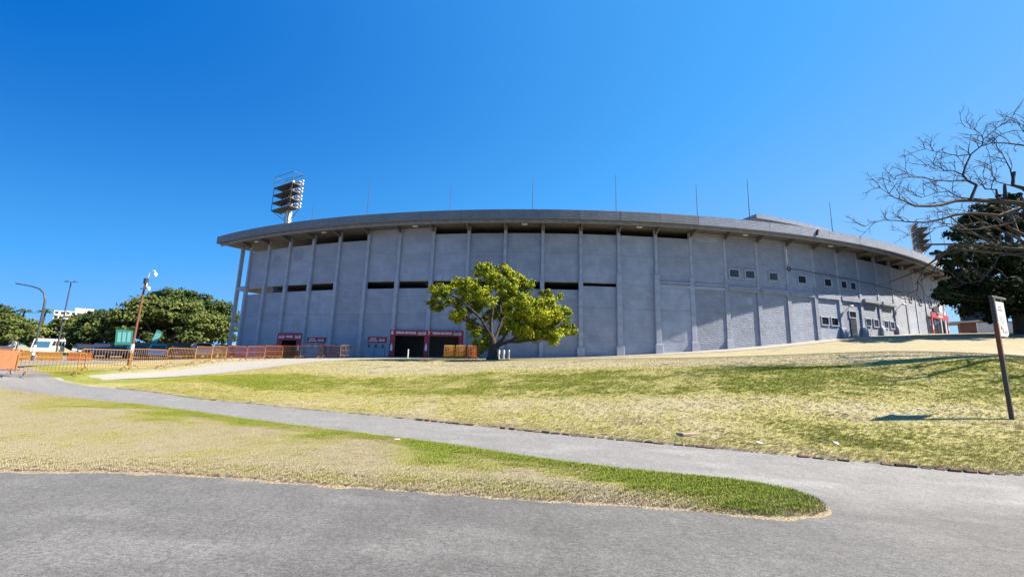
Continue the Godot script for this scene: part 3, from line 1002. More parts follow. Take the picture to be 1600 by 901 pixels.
		if gt[0] > 30:
			var q := ring(gt[0], RW + 0.4, 0)
			b = Builder.new()
			b.cbox(on_wall(gt[0], RW + 0.33, (g(q.x, q.z) - 0.2 + gt[1]) * 0.5), Vector3(0.2, gt[1] - g(q.x, q.z) + 0.2, 0.1), 0.01)
			part(b, "gate_post", mats.white_paint, st)
			for s in [-1.0, 1.0]:
				b = Builder.new()
				b.box(on_wall(gt[0] + s * 1.3, RW - 0.1, (g(q.x, q.z) - 0.2 + gt[1]) * 0.5), Vector3(3.5, gt[1] - g(q.x, q.z) + 0.2, 0.06))
				part(b, "gate_leaf", mats.glass, st)
	# cable with a coil, clipped along the upper wall
	fb = Builder.new()
	var pts := []
	for k in 41:
		var c := 15.1 + 0.42 * k
		pts.append(ring(c, RW + 0.28 + 0.03 * sin(k * 0.9), 12.15 - 0.02 * k + 0.05 * absf(sin(k * PI / 6.3))))
	fb.tube(pts, 0.035, 0.035, 5)
	part(fb, "cable", mats.rubber, st)
	fb = Builder.new()
	pts = []
	for k in 13: pts.append(on_wall(15.04, RW + 0.33, 12.12) * Vector3(cos(TAU * k / 12) * 0.2, sin(TAU * k / 12) * 0.2, 0))
	fb.tube(pts, 0.05, 0.05, 6, false)
	part(fb, "cable_coil", mats.rubber, st)
	fb = Builder.new()
	fb.tube([ring(14.95, RW + 0.3, 12.6), ring(14.95, RW + 0.3, 14.2)], 0.06, 0.06, 8)
	part(fb, "conduit", mats.white_paint, st)
	# lamps and a horn on the wall and roof edge
	for w in [[28.9, 10.0], [20.9, 8.85]]:
		fb = Builder.new()
		fb.tube([ring(w[0], RW, w[1] - 0.5), ring(w[0], RW + 0.5, w[1])], 0.03, 0.03, 6)
		var arm := part(fb, "lamp_arm", mats.dark_steel, st)
		fb = Builder.new()
		fb.lathe(Transform3D(Basis(), ring(w[0], RW + 0.6, w[1] - 0.08)), [Vector2(0.02, -0.12), Vector2(0.22, -0.08), Vector2(0.25, 0.02), Vector2(0.16, 0.12), Vector2(0.0, 0.16)], 12)
		part(fb, "lamp_head", mats.white_paint, arm)
	fb = Builder.new()
	fb.cbox(on_wall(16.2, RF + 0.07, 15.62) * Transform3D(Basis(Vector3.BACK, -0.3), Vector3.ZERO), Vector3(0.18, 0.6, 0.2), 0.04)
	part(fb, "loudspeaker", mats.rusty_grey, st)
	# ventilator and cooling unit above the far right gate
	fb = Builder.new()
	fb.cbox(on_wall(38.2, RW + 0.35, 10.5), Vector3(1.0, 0.9, 0.6), 0.06)
	part(fb, "cooling_unit", mats.white_paint, st)
	# cabin on the roof
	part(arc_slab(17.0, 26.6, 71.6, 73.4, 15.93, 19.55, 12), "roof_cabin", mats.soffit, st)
	part(arc_slab(16.4, 27.2, 70.6, 75.0, 19.56, 20.05, 14), "roof_cabin_canopy", mats.fascia_worn, st)

func wall_sign(label: String, c: float, y: float, w: float, h: float) -> void:
	var o := thing("wall_sign", label, "sign", ring(c, RW, y), deg_to_rad(c), "red ticket office signs on the stadium wall")
	var b := Builder.new()
	b.cbox(Transform3D(Basis(), Vector3(0, 0, 0.05)), Vector3(w, h, 0.1), 0.012)
	var p := part(b, "sign_board", mats.red_paint, o)
	var f := Transform3D(Basis(), Vector3(-w * 0.2, h * 0.16, 0.103))
	letters("TRIBUNA", "lettering", p, f, h * 0.22, w * 0.33)
	letters("AMSTERDAM", "lettering", p, Transform3D(Basis(), Vector3(-w * 0.2, -h * 0.2, 0.103)), h * 0.22, w * 0.46)
	letters("Coca-Cola", "lettering", p, Transform3D(Basis(), Vector3(w * 0.27, -h * 0.02, 0.103)), h * 0.5, w * 0.3, true)

# ------------------------------------------------------------------ trees
func leaf_material(called: String, through: Color) -> StandardMaterial3D:
	var m := flat(called, Color(1, 1, 1), 0.85)
	m.metallic_specular = 0.25
	m.vertex_color_use_as_albedo = true
	m.backlight_enabled = true
	m.backlight = through
	m.cull_mode = BaseMaterial3D.CULL_DISABLED
	return m

# leaves scattered through clumps: [centre, radius, tone 0..1]; each clump is broken into smaller sprays
func foliage(clumps: Array, count: int, leaf: float, base: Color, tip: Color, sprays: int, flatten := 0.75, droop := 0.0) -> Builder:
	var b := Builder.new()
	b.use_col = true
	var total := 0.0
	for c in clumps: total += pow(c[1], 2.0)
	for c in clumps:
		var cr: float = c[1]
		var cc: Vector3 = c[0]
		var tone: float = c[2] if c.size() > 2 else 0.5
		var m := int(count * cr * cr / total)
		var ns := maxi(4, int(sprays * cr))
		var sp := []
		for k in ns:
			var d := Vector3(rng.randfn(), rng.randfn() * flatten, rng.randfn()).normalized()
			sp.append([cc + d * cr * (0.45 + 0.6 * pow(rng.randf(), 0.6)) * Vector3(1, flatten, 1), cr * rng.randf_range(0.16, 0.36), clampf(tone + rng.randf_range(-0.35, 0.35), 0, 1)])
		for k in m:
			var s: Array = sp[rng.randi() % ns]
			var d := Vector3(rng.randfn(), rng.randfn(), rng.randfn())
			var p: Vector3 = s[0] + d * s[1] * 0.62 * Vector3(1, 0.6, 1) + Vector3(0, -droop * rng.randf() * s[1], 0)
			var nrm := (d.normalized() * 0.5 + (p - cc).normalized() * 0.6 + Vector3(rng.randfn(), rng.randfn() + 0.7, rng.randfn()) * 0.6).normalized()
			var u := nrm.cross(Vector3(rng.randfn(), rng.randfn(), rng.randfn())).normalized()
			var w := nrm.cross(u)
			var L := leaf * rng.randf_range(0.6, 1.35)
			var h := L * 0.36
			var q: float = clampf(s[2] + rng.randf_range(-0.25, 0.25), 0, 1)
			var col := base.lerp(tip, q)
			var v := rng.randf_range(0.75, 1.25)
			b.col = Color(col.r * v, col.g * v, col.b * v)
			b.tri(p - u * L * 0.5, p + w * h, p + u * L * 0.5)
			b.tri(p - u * L * 0.5, p + u * L * 0.5, p - w * h)
	return b

func dome(at: Vector3, rx: float, ry: float, rz: float, n: int, r: float, low := 0.1) -> Array:
	var out := []
	for k in n:
		var a := rng.randf() * TAU
		var y := pow(rng.randf(), 0.75)
		var m := sqrt(maxf(0.0, 1.0 - y * y)) * rng.randf_range(0.75, 1.0)
		out.append([at + Vector3(cos(a) * m * rx, (low + (1.0 - low) * y) * ry, sin(a) * m * rz), r * rng.randf_range(0.65, 1.25), clampf(0.25 + 0.6 * rng.randf(), 0, 1)])
	return out

func broad_tree(called: String, label: String, at: Vector3, crown: Vector3, rx: float, ry: float, rz: float, n: int, r: float, count: int, leaf: float, base: Color, tip: Color, mat: Material, group := "") -> void:
	var o := thing(called, label, "tree", at, 0.0, group)
	var b := Builder.new()
	var c := crown - at
	b.tube([Vector3(0, -0.3, 0), Vector3(0.1, c.y * 0.4, 0), c + Vector3(0, ry * 0.35, 0)], 0.05 * rx + 0.12, 0.03 * rx, 8)
	for k in 6:
		var a := TAU * k / 6.0 + 0.4
		var tip_p := c + Vector3(cos(a) * rx * 0.7, ry * 0.5, sin(a) * rz * 0.7)
		b.tube([Vector3(0.05, c.y * 0.45, 0), Vector3(0, c.y * 0.5, 0).lerp(tip_p, 0.5) + Vector3(0, 0.3, 0), tip_p], 0.03 * rx + 0.05, 0.05, 6)
	part(b, "trunk", mats.bark, o)
	part(foliage(dome(c, rx, ry, rz, n, r), count, leaf, base, tip, 9, 0.6), "crown", mat, o)

const CENTRE_CLUMPS := [[Vector3(-2.18, 8.69, -30.50), 0.65, 1.0], [Vector3(-0.81, 8.67, -31.25), 0.69, 0.6], [Vector3(-1.34, 7.76, -29.00), 0.57, 1.0], [Vector3(-5.10, 6.90, -30.05), 0.73, 1.0], [Vector3(-5.67, 5.99, -31.25), 0.54, 0.9], [Vector3(-4.14, 7.44, -30.50), 0.57, 0.9], [Vector3(-3.06, 7.25, -29.30), 0.73, 1.0], [Vector3(-2.37, 6.63, -28.55), 0.69, 1.0], [Vector3(-3.81, 5.21, -30.50), 0.63, 0.5], [Vector3(-2.96, 4.72, -31.70), 0.54, 0.3], [Vector3(-2.27, 3.88, -31.70), 0.69, 0.1], [Vector3(-1.93, 3.04, -32.00), 0.52, 0.1], [Vector3(0.20, 7.96, -31.40), 0.71, 0.4], [Vector3(1.21, 7.65, -32.00), 0.54, 0.3], [Vector3(1.00, 5.90, -28.25), 0.90, 1.0], [Vector3(1.97, 5.42, -28.10), 0.94, 1.0], [Vector3(2.90, 6.06, -29.75), 0.63, 0.6], [Vector3(3.54, 6.82, -30.50), 0.31, 0.4], [Vector3(2.57, 7.07, -30.95), 0.38, 0.3], [Vector3(3.54, 5.37, -29.90), 0.69, 0.6], [Vector3(4.14, 4.52, -30.50), 0.54, 0.6], [Vector3(2.91, 4.11, -29.60), 0.69, 0.5], [Vector3(1.93, 4.11, -30.05), 0.63, 0.3], [Vector3(0.77, 4.52, -29.30), 0.83, 0.3], [Vector3(-0.16, 5.46, -31.70), 0.75, 0.1], [Vector3(-0.58, 4.44, -32.75), 0.47, 0.1], [Vector3(0.97, 3.98, -31.85), 0.60, 0.1], [Vector3(-1.53, 5.99, -28.10), 0.44, 1.0], [Vector3(-0.89, 6.82, -32.90), 0.42, 0.1], [Vector3(-0.22, 7.14, -32.60), 0.63, 0.1], [Vector3(1.82, 5.11, -32.00), 0.83, 0.1], [Vector3(-4.60, 6.24, -32.00), 0.52, 0.3], [Vector3(-1.48, 7.79, -32.60), 0.46, 0.1], [Vector3(-1.08, 5.79, -32.90), 0.63, 0.1], [Vector3(-1.72, 5.28, -32.60), 0.52, 0.1], [Vector3(-2.97, 6.22, -32.30), 0.63, 0.3], [Vector3(0.23, 5.78, -29.00), 0.73, 0.5], [Vector3(-0.32, 7.29, -29.60), 0.63, 0.6], [Vector3(-3.61, 6.69, -31.85), 0.57, 0.4], [Vector3(2.67, 4.89, -31.70), 0.73, 0.2]]
const CENTRE_LIMBS := [
	[0.34, 0.20, [Vector3(-1.18, 1.97, -30.50), Vector3(-1.21, 2.60, -30.50), Vector3(-1.25, 3.22, -30.50), Vector3(-1.40, 3.73, -30.50)]],
	[0.15, 0.03, [Vector3(-1.35, 3.62, -30.50), Vector3(-1.74, 4.23, -30.50), Vector3(-2.23, 4.95, -30.50), Vector3(-2.89, 5.56, -30.50), Vector3(-3.76, 6.27, -30.50), Vector3(-4.95, 6.77, -30.50)]],
	[0.13, 0.03, [Vector3(-1.40, 3.73, -30.50), Vector3(-1.47, 4.66, -30.50), Vector3(-1.37, 5.60, -30.50), Vector3(-1.67, 6.55, -30.50), Vector3(-2.16, 8.15, -30.50)]],
	[0.13, 0.03, [Vector3(-1.25, 3.32, -30.50), Vector3(-0.95, 4.06, -30.70), Vector3(-0.67, 4.93, -30.90), Vector3(-0.88, 6.12, -31.10), Vector3(-0.87, 7.24, -31.30), Vector3(-0.80, 8.39, -31.50)]],
	[0.17, 0.04, [Vector3(-1.21, 2.81, -30.50), Vector3(-0.71, 3.13, -30.38), Vector3(-0.09, 3.34, -30.26), Vector3(0.52, 3.31, -30.14), Vector3(1.33, 3.43, -30.02), Vector3(2.13, 3.52, -29.90)]],
	[0.15, 0.03, [Vector3(-1.12, 3.01, -30.50), Vector3(-0.61, 3.43, -30.25), Vector3(-0.12, 4.24, -30.00), Vector3(0.67, 5.06, -29.75), Vector3(1.66, 5.68, -29.50)]],
	[0.09, 0.03, [Vector3(-0.10, 3.35, -30.50), Vector3(0.92, 3.89, -30.40), Vector3(2.14, 4.54, -30.30), Vector3(3.37, 5.19, -30.20)]],
	[0.08, 0.02, [Vector3(-1.41, 3.83, -30.50), Vector3(-2.22, 4.23, -30.70), Vector3(-3.09, 4.64, -30.90), Vector3(-3.99, 5.17, -31.10)]],
	[0.06, 0.02, [Vector3(-1.74, 4.23, -30.50), Vector3(-2.54, 4.63, -30.57), Vector3(-3.30, 5.03, -30.65), Vector3(-4.40, 5.86, -30.73), Vector3(-5.38, 6.05, -30.80)]],
	[0.08, 0.02, [Vector3(-0.67, 4.89, -30.50), Vector3(0.24, 6.24, -30.90), Vector3(0.86, 7.30, -31.30)]],
]
const CONIFER_CLUMPS := [[Vector3(50.79, 19.39, -42.45), 1.39], [Vector3(47.27, 17.97, -39.13), 1.39], [Vector3(49.92, 19.03, -39.91), 1.18], [Vector3(54.95, 21.10, -43.69), 1.18], [Vector3(46.71, 17.27, -40.08), 1.07], [Vector3(49.46, 18.55, -42.70), 1.07], [Vector3(47.23, 16.61, -41.63), 1.29], [Vector3(44.36, 15.68, -39.04), 1.29], [Vector3(50.97, 17.28, -41.65), 1.93], [Vector3(52.23, 17.45, -43.03), 1.93], [Vector3(53.87, 18.15, -41.83), 1.61], [Vector3(51.44, 17.55, -40.09), 1.61], [Vector3(57.09, 18.05, -42.46), 2.14], [Vector3(56.65, 17.71, -41.77), 2.14], [Vector3(43.25, 13.74, -38.81), 1.07], [Vector3(45.17, 14.44, -40.55), 1.07], [Vector3(43.02, 12.97, -37.39), 1.82], [Vector3(49.41, 14.98, -42.71), 1.82], [Vector3(49.18, 13.38, -39.86), 2.36], [Vector3(48.56, 13.26, -38.84), 2.36], [Vector3(55.85, 14.46, -41.68), 2.46], [Vector3(55.57, 14.34, -41.40), 2.46], [Vector3(58.81, 15.59, -41.37), 2.14], [Vector3(54.78, 14.73, -38.54), 2.14], [Vector3(42.67, 13.12, -39.74), 0.70], [Vector3(46.52, 14.59, -43.32), 0.70], [Vector3(45.00, 14.54, -42.48), 0.48], [Vector3(45.43, 14.64, -42.72), 0.48], [Vector3(44.25, 13.08, -40.37), 0.80], [Vector3(43.56, 12.80, -39.87), 0.80], [Vector3(46.89, 12.06, -41.34), 1.61], [Vector3(44.08, 11.51, -39.40), 1.61], [Vector3(51.27, 11.41, -42.57), 2.36], [Vector3(45.32, 10.36, -37.77), 2.36], [Vector3(49.85, 10.77, -38.19), 2.46], [Vector3(53.02, 11.62, -40.45), 2.46], [Vector3(61.00, 12.89, -42.83), 2.41], [Vector3(53.57, 11.52, -37.67), 2.41], [Vector3(58.32, 11.28, -39.49), 1.82], [Vector3(59.75, 11.42, -40.38), 1.82], [Vector3(46.11, 10.94, -42.80), 1.07], [Vector3(43.01, 10.57, -39.85), 1.07], [Vector3(42.77, 10.14, -40.51), 0.86], [Vector3(39.45, 9.35, -37.34), 0.86], [Vector3(40.37, 9.13, -38.67), 0.48], [Vector3(40.44, 9.21, -38.69), 0.48], [Vector3(43.44, 9.33, -39.54), 1.39], [Vector3(46.02, 9.36, -41.65), 1.39], [Vector3(45.85, 8.37, -39.70), 1.82], [Vector3(49.26, 8.95, -42.57), 1.82], [Vector3(49.74, 9.37, -40.53), 1.82], [Vector3(48.90, 9.24, -39.32), 1.82], [Vector3(49.87, 8.64, -37.58), 2.14], [Vector3(56.62, 9.25, -42.63), 2.14], [Vector3(57.46, 9.73, -40.44), 1.93], [Vector3(57.79, 9.68, -40.66), 1.93], [Vector3(51.15, 8.48, -41.24), 0.75], [Vector3(51.38, 8.44, -41.60), 0.75], [Vector3(52.47, 20.78, -42.08), 0.75], [Vector3(50.13, 19.88, -40.14), 0.75]]
const BARE_LIMBS := [
	[0.190, 0.012, [Vector3(24.11, 10.06, -18.60), Vector3(22.80, 10.07, -18.46), Vector3(21.30, 10.02, -18.32), Vector3(20.45, 9.91, -18.18), Vector3(19.57, 9.61, -18.04), Vector3(18.90, 9.48, -17.90), Vector3(18.08, 9.40, -17.76), Vector3(17.55, 9.54, -17.62), Vector3(16.93, 9.65, -17.48), Vector3(16.52, 9.79, -17.34), Vector3(15.97, 10.04, -17.20)]],
	[0.100, 0.012, [Vector3(21.16, 9.97, -18.20), Vector3(21.62, 10.74, -18.26), Vector3(21.29, 10.98, -18.32), Vector3(21.19, 11.29, -18.38), Vector3(21.50, 11.85, -18.44), Vector3(21.88, 12.42, -18.50), Vector3(22.58, 12.95, -18.56), Vector3(22.75, 13.28, -18.62), Vector3(23.61, 13.98, -18.68), Vector3(24.38, 14.47, -18.74), Vector3(24.80, 14.86, -18.80)]],
	[0.050, 0.010, [Vector3(21.27, 10.97, -18.30), Vector3(20.49, 10.87, -18.18), Vector3(19.46, 10.81, -18.07), Vector3(18.78, 10.93, -17.95), Vector3(17.98, 10.82, -17.83), Vector3(17.27, 10.63, -17.72), Vector3(16.82, 10.37, -17.60)]],
	[0.035, 0.010, [Vector3(21.88, 12.42, -18.50), Vector3(21.40, 12.38, -18.62), Vector3(20.85, 12.60, -18.75), Vector3(20.33, 12.77, -18.88), Vector3(19.94, 13.07, -19.00)]],
	[0.040, 0.010, [Vector3(21.21, 11.30, -18.40), Vector3(20.95, 11.55, -18.52), Vector3(20.65, 11.63, -18.64), Vector3(20.43, 11.91, -18.76), Vector3(20.24, 12.06, -18.88), Vector3(20.00, 11.90, -19.00)]],
	[0.045, 0.010, [Vector3(21.17, 10.03, -18.20), Vector3(20.81, 10.13, -18.34), Vector3(20.48, 10.48, -18.48), Vector3(20.08, 10.47, -18.62), Vector3(19.43, 10.25, -18.76), Vector3(19.12, 10.65, -18.90)]],
	[0.120, 0.012, [Vector3(24.60, 10.04, -18.90), Vector3(23.33, 9.56, -18.99), Vector3(22.08, 9.67, -19.08), Vector3(21.39, 9.59, -19.17), Vector3(20.79, 9.40, -19.26), Vector3(20.08, 9.24, -19.35), Vector3(19.34, 9.27, -19.44), Vector3(18.99, 9.35, -19.53), Vector3(18.29, 9.39, -19.62), Vector3(17.79, 9.26, -19.71), Vector3(17.51, 9.10, -19.80)]],
	[0.090, 0.010, [Vector3(24.78, 10.02, -19.00), Vector3(24.68, 9.44, -19.18), Vector3(23.74, 9.18, -19.35), Vector3(22.91, 9.04, -19.52), Vector3(22.09, 9.04, -19.70), Vector3(21.63, 9.29, -19.88), Vector3(20.88, 9.14, -20.05), Vector3(20.68, 9.01, -20.22), Vector3(19.73, 8.86, -20.40)]],
	[0.075, 0.020, [Vector3(22.67, 10.01, -18.40), Vector3(22.66, 10.60, -18.38), Vector3(22.12, 10.60, -18.35), Vector3(21.92, 10.83, -18.32), Vector3(22.09, 11.05, -18.30)]],
	[0.140, 0.100, [Vector3(24.03, 10.32, -18.20), Vector3(23.77, 10.63, -18.23), Vector3(23.34, 10.80, -18.27), Vector3(23.55, 11.47, -18.30)]],
	[0.050, 0.010, [Vector3(23.42, 11.21, -18.30), Vector3(23.57, 11.68, -18.43), Vector3(23.52, 12.38, -18.55), Vector3(23.61, 12.75, -18.68), Vector3(23.58, 12.99, -18.80)]],
	[0.040, 0.010, [Vector3(23.37, 10.76, -18.30), Vector3(22.84, 11.03, -18.45), Vector3(22.82, 11.51, -18.60), Vector3(23.11, 11.88, -18.75), Vector3(22.91, 12.30, -18.90)]],
	[0.070, 0.025, [Vector3(24.98, 12.29, -18.00), Vector3(24.02, 12.75, -18.12), Vector3(23.31, 12.92, -18.25), Vector3(22.81, 12.97, -18.38), Vector3(22.55, 12.88, -18.50)]],
	[0.050, 0.010, [Vector3(25.42, 13.23, -18.20), Vector3(24.42, 13.59, -18.33), Vector3(24.51, 13.91, -18.47), Vector3(24.50, 14.54, -18.60)]],
	[0.030, 0.008, [Vector3(22.73, 13.27, -18.60), Vector3(22.75, 13.61, -18.67), Vector3(22.53, 13.86, -18.73), Vector3(22.13, 14.06, -18.80)]],
	[0.050, 0.010, [Vector3(24.26, 8.18, -19.00), Vector3(23.32, 8.09, -19.20), Vector3(22.92, 7.91, -19.40), Vector3(22.16, 8.00, -19.60)]],
	[0.050, 0.010, [Vector3(23.57, 8.37, -18.40), Vector3(22.98, 8.48, -18.67), Vector3(22.40, 8.27, -18.93), Vector3(21.79, 8.05, -19.20)]],
	[0.050, 0.010, [Vector3(24.06, 7.70, -18.90), Vector3(22.76, 7.52, -18.80), Vector3(22.21, 6.83, -18.70), Vector3(21.43, 6.25, -18.60), Vector3(20.88, 6.08, -18.50), Vector3(20.36, 6.13, -18.40)]],
	[0.030, 0.010, [Vector3(22.97, 13.04, -18.50), Vector3(23.23, 13.35, -18.40), Vector3(23.64, 13.55, -18.30), Vector3(24.18, 13.15, -18.20)]],
]

func twigs(b: Builder, at: Vector3, dir: Vector3, length: float, r: float, depth: int) -> void:
	var pts := [at]
	var p := at
	var d := dir
	var n := 4
	for k in n:
		d = (d + Vector3(rng.randfn(), rng.randfn() + 0.12, rng.randfn()) * 0.22).normalized()
		p += d * length / n
		pts.append(p)
		if depth > 0 and k < n - 1 and rng.randf() < 0.8:
			var side := d.cross(Vector3(rng.randfn(), rng.randfn(), rng.randfn())).normalized()
			twigs(b, p, (d * 0.75 + side * 0.75 + Vector3(0, 0.15, 0)).normalized(), length * rng.randf_range(0.4, 0.65), r * 0.6, depth - 1)
	b.tube(pts, r, maxf(0.003, r * 0.45), 4 if r < 0.02 else 6, false)

func make_trees() -> void:
	var lm := leaf_material("centre_leaf", Color(0.30, 0.32, 0.05))
	var at := on_ground(-1.25, -30.5, 0.05)
	var o := thing("lawn_tree", "lone round yellow-green tree on the lawn in front of the stadium wall", "tree", at)
	var b := Builder.new()
	for l in CENTRE_LIMBS:
		var pts := []
		for p in l[2]: pts.append(p - at)
		b.tube(pts, l[0], l[1], 9)
		if l[0] < 0.3:
			for k in range(2, pts.size()):
				for j in 2:
					twigs(b, pts[k], (Vector3(rng.randfn(), absf(rng.randfn()) + 0.3, rng.randfn())).normalized(), rng.randf_range(0.7, 1.5), 0.03, 1)
	b.lathe(Transform3D(Basis(), Vector3(0, 0, 0)), [Vector2(0.62, -0.12), Vector2(0.46, 0.08), Vector2(0.36, 0.35), Vector2(0.33, 0.7)], 12)
	part(b, "trunk", mats.bark, o)
	var cl := []
	for c in CENTRE_CLUMPS: cl.append([c[0] - at, c[1] * 1.12, rng.randf_range(0.35, 0.75)])
	part(foliage(cl, 100000, 0.135, Color(0.10, 0.15, 0.014), Color(0.33, 0.34, 0.02), 26, 0.9, 1.0), "crown", lm, o)

	var dm := leaf_material("dark_leaf", Color(0.05, 0.08, 0.02))
	at = on_ground(50.0, -40.5, 0.05)
	o = thing("dark_conifer", "tall dark evergreen tree on the rise at the right, behind the bare branches", "tree", at)
	b = Builder.new()
	b.tube([Vector3(0, -0.4, 0), Vector3(0.05, 2.7, 0), Vector3(0.15, 5.5, 0), Vector3(0.25, 8.4, 0), Vector3(0.6, 13.0, 0), Vector3(0.9, 15.5, 0)], 0.62, 0.12, 10)
	cl = []
	for c in CONIFER_CLUMPS:
		cl.append([c[0] - at, c[1], rng.randf()])
		var q: Vector3 = c[0] - at
		b.tube([Vector3(0.2, clampf(q.y - 1.0, 3.0, 13.0), 0), q * Vector3(0.5, 0, 0.5) + Vector3(0.1, q.y - 0.2, 0), q], 0.11, 0.03, 5)
	part(b, "trunk", mats.bark, o)
	part(foliage(cl, 60000, 0.34, Color(0.012, 0.02, 0.008), Color(0.04, 0.055, 0.02), 9, 0.7), "crown", dm, o)

	at = on_ground(29.5, -20.0, 0.05)
	o = thing("bare_tree", "leafless tree reaching into view from the right edge, grey twisted branches", "tree", at)
	b = Builder.new()
	var fork := Vector3(28.6, at.y + 3.4, -19.6)
	b.tube([at + Vector3(0.2, -0.4, 0) - at, at + Vector3(0.0, 1.6, 0.1) - at, fork - at], 0.5, 0.36, 10)
	var heads := [[BARE_LIMBS[0][2][0], 0.24], [BARE_LIMBS[6][2][0], 0.16], [BARE_LIMBS[9][2][0], 0.18], [BARE_LIMBS[12][2][0], 0.13], [BARE_LIMBS[13][2][0], 0.11], [BARE_LIMBS[15][2][0], 0.09], [BARE_LIMBS[16][2][0], 0.09], [BARE_LIMBS[17][2][0], 0.09], [BARE_LIMBS[7][2][0], 0.12]]
	for h in heads:
		var e: Vector3 = h[0]
		var mid := fork.lerp(e, 0.5) + Vector3(0.4, 0.6, 0)
		b.tube([fork - at, mid - at, e - at], h[1] * 0.95, h[1] * 0.72, 9)
	for k in 13:   # the rest of the crown, beyond the picture's edge
		var a := -1.4 + k * 0.42
		var dir := Vector3(cos(a) * 0.8, 0.75, sin(a) * 0.8).normalized()
		var st: Vector3 = fork + dir * 0.5
		b.tube([fork - at, st + dir * 1.6 - at], 0.15, 0.1, 7)
		twigs(b, st + dir * 1.5 - at, dir, rng.randf_range(4.0, 6.5), 0.1, 3)
	for l in BARE_LIMBS:
		var pts := []
		for p in l[2]: pts.append(p - at)
		b.tube(pts, l[0] * 0.68, l[1] * 0.7, 7, true, 1.3)
		if l[1] > 0.05: continue
		for k in range(1, pts.size()):
			var dir: Vector3 = (pts[k] - pts[k - 1]).normalized()
			var many := 2 if k > 1 else 1
			for j in many:
				var side := dir.cross(Vector3(rng.randfn() * 0.4, rng.randfn() * 0.4, rng.randfn())).normalized()
				if side.y < -0.2 and rng.randf() < 0.6: side = -side
				var p0: Vector3 = pts[k - 1].lerp(pts[k], rng.randf_range(0.3, 1.0))
				twigs(b, p0, (dir * 0.7 + side * 0.8).normalized(), rng.randf_range(0.45, 1.15), 0.016, 2)
	part(b, "trunk", mats.grey_bark, o)

	# broad dark trees round the car park on the left
	var fm := leaf_material("park_leaf", Color(0.06, 0.09, 0.02))
	var base := Color(0.03, 0.05, 0.016)
	var tip := Color(0.115, 0.135, 0.035)
	var grp := "broad trees round the car park"
	broad_tree("broad_tree", "broad domed green tree at the car park, nearer than the darker dome behind it", on_ground(-58.0, -70.0), Vector3(-58.0, 3.0, -70.0), 9.0, 6.6, 7.0, 80, 1.9, 42000, 0.42, base, tip, fm, grp)
	broad_tree("broad_tree", "largest dark domed tree, just left of the stadium's open end frame", on_ground(-66.0, -83.0), Vector3(-65.5, 3.0, -83.0), 10.5, 10.0, 9.0, 90, 2.2, 42000, 0.45, base, Color(0.07, 0.095, 0.03), fm, grp)
	broad_tree("broad_tree", "dark tree left of the green banner", on_ground(-76.0, -80.0), Vector3(-75.0, 2.4, -80.0), 6.5, 6.6, 6.0, 50, 1.7, 20000, 0.45, base, Color(0.05, 0.07, 0.025), fm, grp)
	broad_tree("broad_tree", "low spreading olive tree right behind the white minibus", on_ground(-86.0, -84.0), Vector3(-87.0, 1.6, -84.0), 10.0, 5.4, 7.0, 60, 1.6, 22000, 0.42, base, tip, fm, grp)
	broad_tree("broad_tree", "olive tree at the left edge, behind the low pale wall", on_ground(-104.0, -86.0), Vector3(-104.0, 1.8, -86.0), 8.0, 6.0, 6.0, 50, 1.6, 18000, 0.42, base, tip, fm, grp)
	broad_tree("broad_tree", "round dark tree crown showing under the far lamp post", on_ground(-133.0, -128.0), Vector3(-132.0, 5.0, -128.0), 6.5, 6.0, 5.0, 26, 2.0, 9000, 0.6, base, Color(0.045, 0.06, 0.025), fm, grp)
	broad_tree("broad_tree", "dark tree crown cut by the left edge of the picture", on_ground(-126.0, -102.0), Vector3(-127.0, 4.0, -102.0), 5.5, 6.5, 5.0, 26, 1.9, 9000, 0.55, base, Color(0.045, 0.06, 0.025), fm, grp)
	for p in [[-143.0, -122.0, 10.4, "thin palm standing above the trees, left of the curved lamp"], [-139.0, -124.0, 10.6, "thin palm standing above the trees, right of the curved lamp"]]:
		var q := on_ground(p[0], p[1])
		o = thing("palm_tree", p[3], "palm", q, 0.0, "palms above the far trees")
		b = Builder.new()
		b.tube([Vector3(0, -0.3, 0), Vector3(0.1, p[2] * 0.5, 0), Vector3(0.2, p[2], 0)], 0.28, 0.2, 8)
		part(b, "trunk", mats.bark, o)
		b = Builder.new()
		b.use_col = true
		for k in 16:
			var a := TAU * k / 16.0
			var d := Vector3(cos(a), 0, sin(a))
			var w := Vector3(-d.z, 0, d.x) * 0.3
			var y := rng.randf_range(0.2, 1.4)
			var r0 := Vector3(0.2, p[2], 0)
			b.col = Color(0.04, 0.055, 0.02)
			b.tri(r0, r0 + d * 1.2 + w + Vector3(0, y, 0), r0 + d * 1.3 - w + Vector3(0, y, 0))
			b.tri(r0 + d * 1.2 + w + Vector3(0, y, 0), r0 + d * 2.4 + Vector3(0, y * 0.3 - 0.4, 0), r0 + d * 1.3 - w + Vector3(0, y, 0))
		part(b, "crown", fm, o)
	# hedge line that closes the view under the far trees
	for h in [[-112.0, -112.0, -60.0, -118.0, "long dark hedge behind the car park trees"], [76.0, -92.0, 120.0, -84.0, "low clipped hedge on the rise beyond the stadium's right end"]]:
		o = thing("hedge", h[4], "hedge", on_ground(h[0], h[1]))
		var hc := []
		for k in 40:
			var f := k / 39.0
			var p := on_ground(lerpf(h[0], h[2], f), lerpf(h[1], h[3], f)) - o.position
			hc.append([p + Vector3(0, 1.1 if h[0] < 0 else 0.35, 0), 1.5 if h[0] < 0 else 0.7, rng.randf()])
		part(foliage(hc, 9000, 0.5, base, Color(0.06, 0.08, 0.025), 5, 0.8), "foliage", fm, o)

